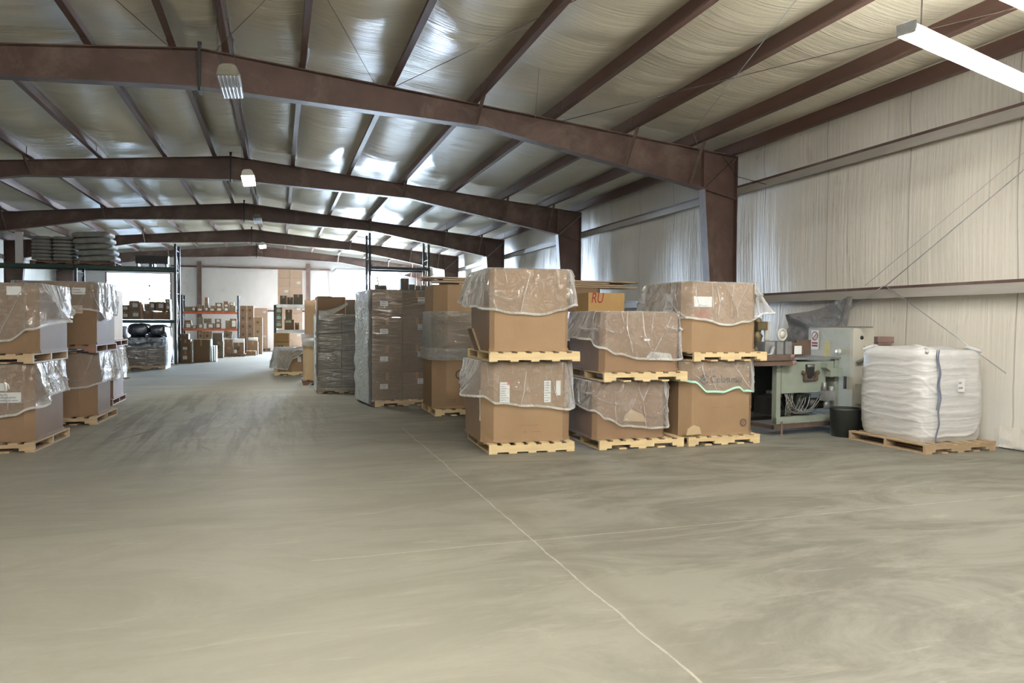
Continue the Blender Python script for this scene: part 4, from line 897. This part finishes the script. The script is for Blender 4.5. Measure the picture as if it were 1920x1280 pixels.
m = MB().lathe([(.12, 0), (.17, .12), (.15, .34), (.05, .42)], 14).build('dark_sack', CARD4, None, (.62, 25.3, .0)); m.location.z = .0; tag(m, 'dark sack on the floor beneath the middle shelving', 'sack')
# goods on the tall rack behind
for (l, a, b_, z0, z1) in (('upright carton on the tall rack behind the wrapped stacks', 4.53, 4.84, 2.805, 3.23), ('first low carton right of the upright one on the tall rack', 4.86, 5.08, 2.805, 3.01), ('second low carton right of the upright one on the tall rack', 5.10, 5.30, 2.805, 2.97), ('last low carton beside the tall rack post', 5.32, 5.55, 2.805, 2.99), ('tiny carton at the left of the tall rack beam', 3.56, 3.68, 2.805, 2.99), ('flat carton left of centre on the tall rack beam', 3.70, 4.00, 2.805, 2.96)):
    carton(l, a, b_, 28.02, z0, z1, .4, CARD4, None, 'cartons on the tall rack')
m = MB().box(0, .05, 0, .05, 0, .36, T=T(ry=-10)).build('wood_stick', WOODM, None, (3.69, 28.3, 2.965)); m.location.z = 2.967; tag(m, 'stick standing up among the cartons on the tall rack', 'stick')
# sacks on the left rack
def sack(label, x, y, z, w_, d_, h_, ry=0, mat=SACK, grp=None, seed=0):
    rows = []; n = 28
    for k in range(9):
        ph = -math.pi/2+math.pi*k/8; cr, cz = max(.02, math.cos(ph))**.16, math.copysign(abs(math.sin(ph))**.55, math.sin(ph))
        r = []
        for i in range(n):
            a = 2*math.pi*i/n; c_, s_ = math.copysign(abs(math.cos(a))**.35, math.cos(a)), math.copysign(abs(math.sin(a))**.35, math.sin(a))
            r.append((w_/2*c_*cr, d_/2*s_*cr, h_/2*cz*(1-.35*abs(c_)**6)+.012*nz(c_*3, s_*3, seed+k*.4)))
        rows.append(r)
    m = MB().grid(rows, loop=True).build('sack', mat, None, (x, y, z+h_/2)); m.rotation_euler.y = R(ry); return tag(m, label, 'sack', grp)
pallet(-7.28, 28.55, 3.425, 0, 1.25, 1.1, 'pallet under the straight sack stack on the green rack', WOODD)
for q in range(7):
    for c_ in range(2): sack(f'{ords[q]} {("left", "right")[c_]} sack up in the straight stack on the green rack', -7.59+.62*c_, 28.55, 3.545+.118*q, .63, 1.08, .122, 0, SACK, 'sacks in the straight stack on the green rack', q*3+c_)
pallet(-5.98, 28.55, 3.425, 0, 1.25, 1.1, 'pallet under the leaning sack stack on the green rack', WOODD)
for q in range(5):
    sack(f'{ords[q]} large sack up in the leaning stack on the green rack', -5.94-.045*q, 28.55, 3.56+.205*q, 1.22, 1.1, .20, -4, SACK, 'sacks in the leaning stack on the green rack', q*5+40)
for (x, nm) in ((-4.50, 'left'), (-3.98, 'right')):
    m = MB().box(-.26, .26, 0, .5, .12, .34).box(-.27, .27, -.01, .51, .34, .40).box(-.22, -.18, 0, .5, 0, .12).box(.18, .22, 0, .5, 0, .12).build('storage_bin', MDARK, None, (x, 28.2, 3.424)); tag(m, f'{nm} dark bin with a lid on top of the green rack', 'bin', 'dark bins on top of the green rack')
m = MB().box(0, .22, 0, .08, 0, 1.05).build('white_board', WHITE, None, (-8.76, 27.8, 3.1)); m.location = (-8.35, 28.1, 3.425); tag(m, 'upright white board on the green rack left of the sacks', 'board')
# dark bags and wrapped load under the rack
pallet(-3.98, 25.75, 0, 0, 1.15, 1.15, 'pallet under the load of wrapped brown cartons and black bags', WOODM)
for c_ in range(2):
    for q in range(2): carton(f'{("lower", "upper")[q]} {("left", "right")[c_]} brown carton in the wrapped load under the black bags', -4.53+.55*c_, -3.99+.55*c_, 25.25, PZ+.29*q, PZ+.29*q+.285, 1.0, CARD2, None, 'wrapped cartons under the black bags')
for i, (x, z, w_, h_) in enumerate(((-4.25, .71, .60, .34), (-3.72, .71, .46, .34), (-4.22, 1.055, .62, .40), (-3.66, 1.055, .48, .36))):
    sack(('lower left', 'lower right', 'upper left', 'upper right')[i]+' black plastic bag on the wrapped carton load', x, 25.75, z, w_, .9, h_, 0, BLACKF, 'black bags on the wrapped carton load', i*9)
wraparound(-3.98, 25.75, .05, 0, 1.12, 1.05, .04, .95, 'glossy film round the cartons under the black bags', WRAP, 31, .012)
m = MB().grid([[(.05*math.sin(math.pi*v/10)+.03*abs(nz(v*.8, u)), .9*u/8, .03+1.15*v/10) for u in range(9)] for v in range(11)]).build('loose_film', FILMB, None, (-3.40, 25.3, 0)); tag(m, 'bright loose film hanging at the right of the black bag load', 'plastic wrap')

# ---------------------------------------------------------------- bulk bag
pallet(7.90, 7.24, 0, 0, 1.12, 1.22, 'weathered pallet under the white bulk bag by the right wall', WOODM)
t = thing('bulk_bag', 'large white woven bulk bag standing on a pallet by the right wall', 'bulk bag', (7.91, 7.26, PZ))
n = 220; rows = []; nv = 110
for k in range(nv+1):
    v = k/nv; z = 1.12*v; r = []
    for i in range(n):
        a = 2*math.pi*i/n; ca_, sa_ = math.cos(a), math.sin(a)
        e = .33; cx_, sy_ = math.copysign(abs(ca_)**e, ca_), math.copysign(abs(sa_)**e, sa_)
        g = (.965+.035*math.sin(math.pi*min(1, v*1.15))) * (1-.10*max(0, (v-.93)/.07)**2) * (1-.035*max(0, (.06-v)/.06))
        wr = max(0, 1-4.5*abs(nz(a*.8, z*5.5+.25*math.sin(a*3), 2)))*.012+max(0, 1-5*abs(nz(a*.6+9, z*11+.3*math.sin(a*2), 6)))*.007+.006*nz(a*3, z*4)
        corner = min(1, abs(math.sin(2*a))**6)
        rr = g+(wr-.012)*(1.1-.5*corner)
        r.append((.520*cx_*rr, .560*sy_*rr, z+.012*nz(cx_*2, sy_*2, v*3)))
    rows.append(r)
for q in (.86, .6, .3, .05): rows.append([(p[0]*q, p[1]*q, 1.12+.02*(1-q)+.05*abs(nz(p[0]*5*q+2, p[1]*5*q))) for p in rows[nv]])
MB().grid(rows, loop=True).build('bag_body', FAB, t)
sm = MB(); pts = []
for k in range(40):
    z = 1.13*k/39; pts.append((-.36+.035*math.sin(z*3.1)+.02*z, -.585+.012*math.sin(z*20), z))
sm.tube(pts, .009, 6); sm.tube([(p[0]-.022+.01*math.sin(p[2]*9), p[1]+.004, p[2]) for p in pts[14:]], .006, 6); sm.build('lifting_strap', STRAP, t)
for (sx, sy) in ((-1, -1), (1, -1), (-1, 1), (1, 1)):
    L_ = [(sx*(.44-.10*math.sin(u*math.pi)), sy*(.50-.22*u), 1.10+.05*math.sin(u*math.pi)) for u in [j/8 for j in range(9)]]
    MB().tube(L_, .022, 8).build('lifting_loop', FAB, t)
decal(t, 'document_pocket', -.06, .05, .62, .78, -.60, WHITE, 2)
# broken insulation at the wall foot
m = MB().grid([[(-.10*abs(nz(u*.6, v*.5, 3))-.02, .5*u/8, .02+.26*v/6*(1-.3*abs(nz(u, 2)))) for u in range(9)] for v in range(7)]).build('torn_insulation', INSW, None, (8.70, 6.25, 0)); tag(m, 'torn insulation bulging at the foot of the right wall by the bulk bag', 'insulation')
m = MB().grid([[(8.62-.05*math.sin(math.pi*u/8), 5.75+.55*u/8, .62-.22*math.sin(math.pi*u/8)*v/4+.02*v) for u in range(9)] for v in range(5)]).build('torn_flap', DIRTY, None, (0, 0, 0)); m.location = (0, 0, 0); tag(m, 'dirty torn fold hanging in the right wall insulation', 'insulation')

# ---------------------------------------------------------------- machines by the right wall
t = thing('packing_machine', 'pale green machine frame with hanging hoses between the third stack and the cabinet', 'machine', (6.56, 8.36, 0), R(7))
def pt(name, mb, mat, par=None): return mb.build(name, mat, par or t)
for (x, y) in ((0, 0), (1.12, 0), (0, .75), (1.12, .75)): pt('leg', MB().box(x, x+.08, y, y+.08, .16, 1.05), MGREEN)
pt('side_panel', MB().box(.10, .95, .01, .03, .58, 1.02).box(.95, 1.11, .01, .03, .78, 1.02), MGREEN)
pt('end_panel', MB().box(1.13, 1.15, .08, .75, .55, 1.0), MGREEN)
pt('lower_rail', MB().box(.0, 1.2, -.01, .07, .16, .25), MGREEN); pt('rear_rail', MB().box(0, 1.2, .75, .83, .16, .24), MGREEN)
pt('top_plate', MB().box(-.03, 1.21, -.03, .84, 1.05, 1.075), MGREY)
pt('control_bracket', MB().prism([(.84, .93), (.93, .88), (.93, .80), (1.16, .80), (1.16, .92), (.95, .93), (.86, .99)], -.10, .0), MGREEN)
pt('shaft_opening', MB().prism([(.56, .82), (.60, .78), (.65, .78), (.70, .82), (.71, .98), (.55, .98)], -.012, .012), MDARK)
pt('yoke_bracket', MB().prism([(.50, .75), (.76, .75), (.76, .83), (.80, .85), (.78, .89), (.73, .87), (.71, .80), (.67, .77), (.59, .77), (.55, .80), (.53, .87), (.48, .89), (.46, .85), (.50, .83)], -.03, .005).tube([(.50, -.04, .86), (.50, .0, .86)], .022, 8).tube([(.76, -.04, .86), (.76, .0, .86)], .022, 8), MBROWN)
pt('roller', MB().tube([(.57, .0, .955), (.69, .0, .955)], .022, 12), MGREY)
pt('valve_block', MB().box(.82, 1.02, -.10, .0, .46, .60).tube([(.86, -.05, .6), (.86, -.05, .72)], .03, 10).tube([(1.0, -.05, .56), (1.0, -.05, .66)], .035, 10).tube([(.9, -.05, .34), (.9, -.05, .48)], .035, 12), MGREY)
pt('gearbox', MB().box(.62, .98, .30, .6, .30, .52).box(.3, .42, .3, .5, .36, .58), MGREEN); pt('drive_motor', MB().tube([(.15, .4, .42), (.5, .4, .42)], .12, 16), MDARK)
for i in range(9):
    a = rnd.uniform(.12, .5); b_ = rnd.uniform(.5, 1.0); z = rnd.uniform(.26, .33); y = rnd.uniform(-.02, .15)
    pts = [(a+(b_-a)*u, y+.03*math.sin(u*5+i), z+(rnd.uniform(.48, .58)-z)*((2*u-1)**2)+.01*math.sin(9*u+i)) for u in [j/10 for j in range(11)]]
    pt('hose', MB().tube(pts, .004+.002*(i % 2), 6), [HOSE, MGREY, MDARK][i % 3])
for i in range(4): pt('conduit', MB().tube([(.20+.03*i, .03, .26), (.24+.035*i, .03, .58)], .006, 6), HOSE)
pt('base_skid', MB().box(-.10, 1.20, -.06, .0, .10, .155).box(-.1, 1.20, .75, .81, .10, .155).box(-.1, -.03, -.06, .8, .10, .15).box(1.12, 1.20, -.06, .8, .10, .15), MBROWN)
for (x, y) in ((.05, -.06), (1.15, -.04), (.05, .78), (1.15, .78)): pt('levelling_foot', MB().lathe([(.045, 0), (.045, .012), (.014, .02), (.014, .2)], 12, T=T(x, y, 0)), MBROWN)
pt('wood_beam', MB().box(-.62, .12, -.14, -.04, 1.05, 1.13).box(-.62, .18, -.12, -.05, .98, 1.04), MBROWN)
pt('added_dark_back', MB().box(.08, 1.12, .66, .70, .25, 1.0), MDARK); pt('added_dark_gear', MB().box(.12, .34, .25, .55, .25, .50).box(.48, .60, .2, .5, .3, .6).tube([(.75, .15, .40), (1.05, .15, .40)], .08, 14), MDARK)  # dark back and gear added so the open underside reads as shade
pt('bolt_boss', MB().tube([(.14, -.16, 1.10), (.14, -.03, 1.10)], .035, 10).tube([(.2, -.14, 1.02), (.2, -.03, 1.02)], .03, 10), PINK)
pt('head_block', MB().box(-.12, .06, .10, .3, 1.09, 1.30).box(.10, .22, .10, .3, 1.09, 1.31).box(.24, .36, .08, .3, 1.09, 1.30), MGREY)
pt('flat_guard', MB().box(.40, .50, .12, .3, 1.10, 1.28).box(.58, .86, .2, .26, 1.10, 1.32), MBROWN); pt('paper_tag', MB().box(.42, .56, .09, .095, 1.12, 1.24), PAPER)
pt('hand_wheel', MB().tube([(.17+.075*math.cos(a), .08, 1.40+.075*math.sin(a)) for a in [2*math.pi*j/20 for j in range(21)]], .018, 8).tube([(.17, .06, 1.40), (.17, .12, 1.40)], .05, 14), WHITEP)
pt('pump_body', MB().lathe([(.06, 1.12), (.07, 1.2), (.045, 1.24), (.07, 1.34), (.085, 1.38), (.05, 1.42), (.06, 1.46), (.06, 1.62), (.03, 1.64)], 14, T=T(-.08, .3, 0)), BRASS)
pt('pump_head', MB().box(-.16, .02, .2, .36, 1.46, 1.58).box(-.26, -.14, .26, .31, 1.52, 1.55), BRASS); pt('bottle', MB().lathe([(.035, 1.3), (.045, 1.34), (.045, 1.56), (.05, 1.57), (.05, 1.59)], 12, T=T(.10, .3, 0)), WHITEP)
pt('pipe_elbow', MB().tube([(-.02, .05, 1.24), (-.06, .05, 1.12), (-.22, .05, 1.10), (-.25, .05, 1.05)], .028, 10), GALV)
# dark machine behind, mostly hidden by the third stack
t = thing('compressor', 'dark cluttered compressor glimpsed between the third stack and the green machine', 'machine', (6.55, 9.75, 0))
pt('tank', MB().tube([(-.5, 0, .45), (.15, 0, .45)], .25, 20), MDARK); pt('motor', MB().tube([(-.3, 0, .85), (.05, 0, .85)], .13, 16), MGREY)
for x in (-.4, .05): pt('foot', MB().box(x, x+.06, -.2, .2, 0, .25), MBROWN)
for i in range(5): pt('hose', MB().tube([(-.3+.1*i, -.2, .3), (-.35+.14*i, -.3, .6+.05*i), (-.1+.05*i, -.2, .95)], .01, 6), HOSE)
# cabinet
CABG = simple('cabinet_paint', (.40, .42, .36), .45, var=.06, dirt=(.33, .32, .25))
t = thing('control_cabinet', 'pale control cabinet with a warning sign, behind the white bulk bag', 'cabinet', (7.82, 8.30, .0))
pt('body', MB().box(0, .36, 0, .92, .18, 1.50), MCREAM); pt('plinth', MB().box(.02, .34, .02, .9, 0, .18), MDARK)
dr = pt('door', MB().box(-.022, 0, .04, .90, .22, 1.48), CABG)
MB().box(-.05, -.022, .10, .13, .62, .80).build('door_handle', MDARK, dr); MB().tube([(-.06, .25, 1.15), (-.022, .25, 1.15)], .04, 14).build('rotary_switch', WHITEP, dr)
MB().box(-.024, -.0225, .44, .56, 1.05, 1.30).build('yellow_stain', PAINTY, dr)
sg_ = MB().box(-.026, -.0225, .68, .84, 1.16, 1.46).build('warning_sign', PAPER, dr)
mm = MB(); A = [2*math.pi*k/24 for k in range(24)]
mm.add([(-.028, .76+.055*math.cos(a), 1.37+.055*math.sin(a)) for a in A]+[(-.028, .76+.068*math.cos(a), 1.37+.068*math.sin(a)) for a in A], [(k, (k+1) % 24, 24+(k+1) % 24, 24+k) for k in range(24)])
mm.tube([(-.028, .72, 1.41), (-.028, .80, 1.33)], .006, 4); mm.box(-.028, -.0265, .70, .82, 1.25, 1.275); mm.box(-.028, -.0265, .70, .82, 1.21, 1.235); mm.build('sign_symbol', INKR, sg_)
pt('door_frame', MB().box(-.03, .0, -.02, .04, .2, 1.48), MCREAM)
pt('round_port', MB().tube([(.14, -.006, 1.36), (.14, .0, 1.36)], .03, 14).tube([(.19, -.006, 1.22), (.19, .0, 1.22)], .016, 12), MDARK)
pt('elbow_grip', MB().tube([(.05, -.02, 1.0), (.10, -.09, 1.06), (.18, -.12, 1.10), (.24, -.08, 1.12)], .025, 8), HOSE)
pt('junction_box', MB().prism([(.04, .42), (.30, .42), (.30, .62), (.04, .70)], -.14, 0), MCREAM)
m = MB().box(0, .03, 0, 1.1, 0, .02).build('steel_bar', MGREY, None, (7.95, 8.1, 1.502)); m.rotation_euler.z = R(10); tag(m, 'thin steel bar lying on the control cabinet', 'bar')
m = MB().box(0, .30, 0, .22, 0, .08).box(.03, .27, .02, .20, -.04, 0).build('pink_channel', PINK, None, (8.25, 7.95, 1.30)); m.location = (8.40, 8.45, 1.29)
m.parent = None; tag(m, 'pinkish primed channel fixed behind the cabinet on the right wall', 'channel')
m = MB().lathe([(.30, 0), (.33, .36), (.345, .37), (.345, .39), (.32, .39), (.30, .06)], 28).build('black_tub', TUBM, None, (7.30, 8.02, 0)); m.location = (7.62, 8.12, 0); m.scale = (.62, .3, 1)
bpy.data.objects.remove(m)
m = MB().lathe([(.24, 0), (.26, .36), (.27, .37), (.27, .39), (.25, .39), (.23, .06)], 28).build('black_tub', TUBM, None, (8.05, 8.08, 0)); m.location = (7.50, 8.09, 0); m.scale = (.8, .75, 1); tag(m, 'black round tub on the floor between the green machine and the bulk bag', 'tub')
# grey sheet
rows = []
for j in range(22):
    u = j/21; y = 8.95+1.45*u; ztop = 1.98-.27*u-.05*math.sin(math.pi*u); zb = 1.15-.3*u if u > .12 else 1.98-.9*(u/.12)
    rows.append([(8.34-.05*math.sin(k*.9+u*9)-.03*nz(u*6, k*.4), y+.02*nz(k*.5, u*3), ztop+(zb-ztop)*k/12) for k in range(13)])
m = MB().grid(rows).build('grey_plastic_sheet', GREYPOLY, None); tag(m, 'grey plastic sheet hung from the lower girt behind the machines', 'plastic sheet')
# dark stored loads beneath the green rack, behind the black bags
pallet(-5.75, 28.55, 0, 0, 1.2, 1.05, 'pallet under the dark load beneath the green rack, left', WOODD); pallet(-4.30, 28.55, 0, 0, 1.2, 1.05, 'pallet under the dark load beneath the green rack, right', WOODD)
for x, nm in ((-5.75, 'left'), (-4.30, 'right')):
    rows = [[(px*(1-.06*k/9)+.02*nz(s*5, k), py*(1-.06*k/9), .117+1.22*k/9) for (px, py, nx, ny, s) in outline(1.28, 1.02, .05, 60)] for k in range(10)]
    rows.append([(p[0]*.3, p[1]*.3, p[2]+.02) for p in rows[-1]])
    m = MB().grid(rows, loop=True).build('covered_load', BLACKF, None, (x, 28.55, 0)); tag(m, f'dark plastic covered load beneath the green rack, {nm} of the pair', 'covered load')
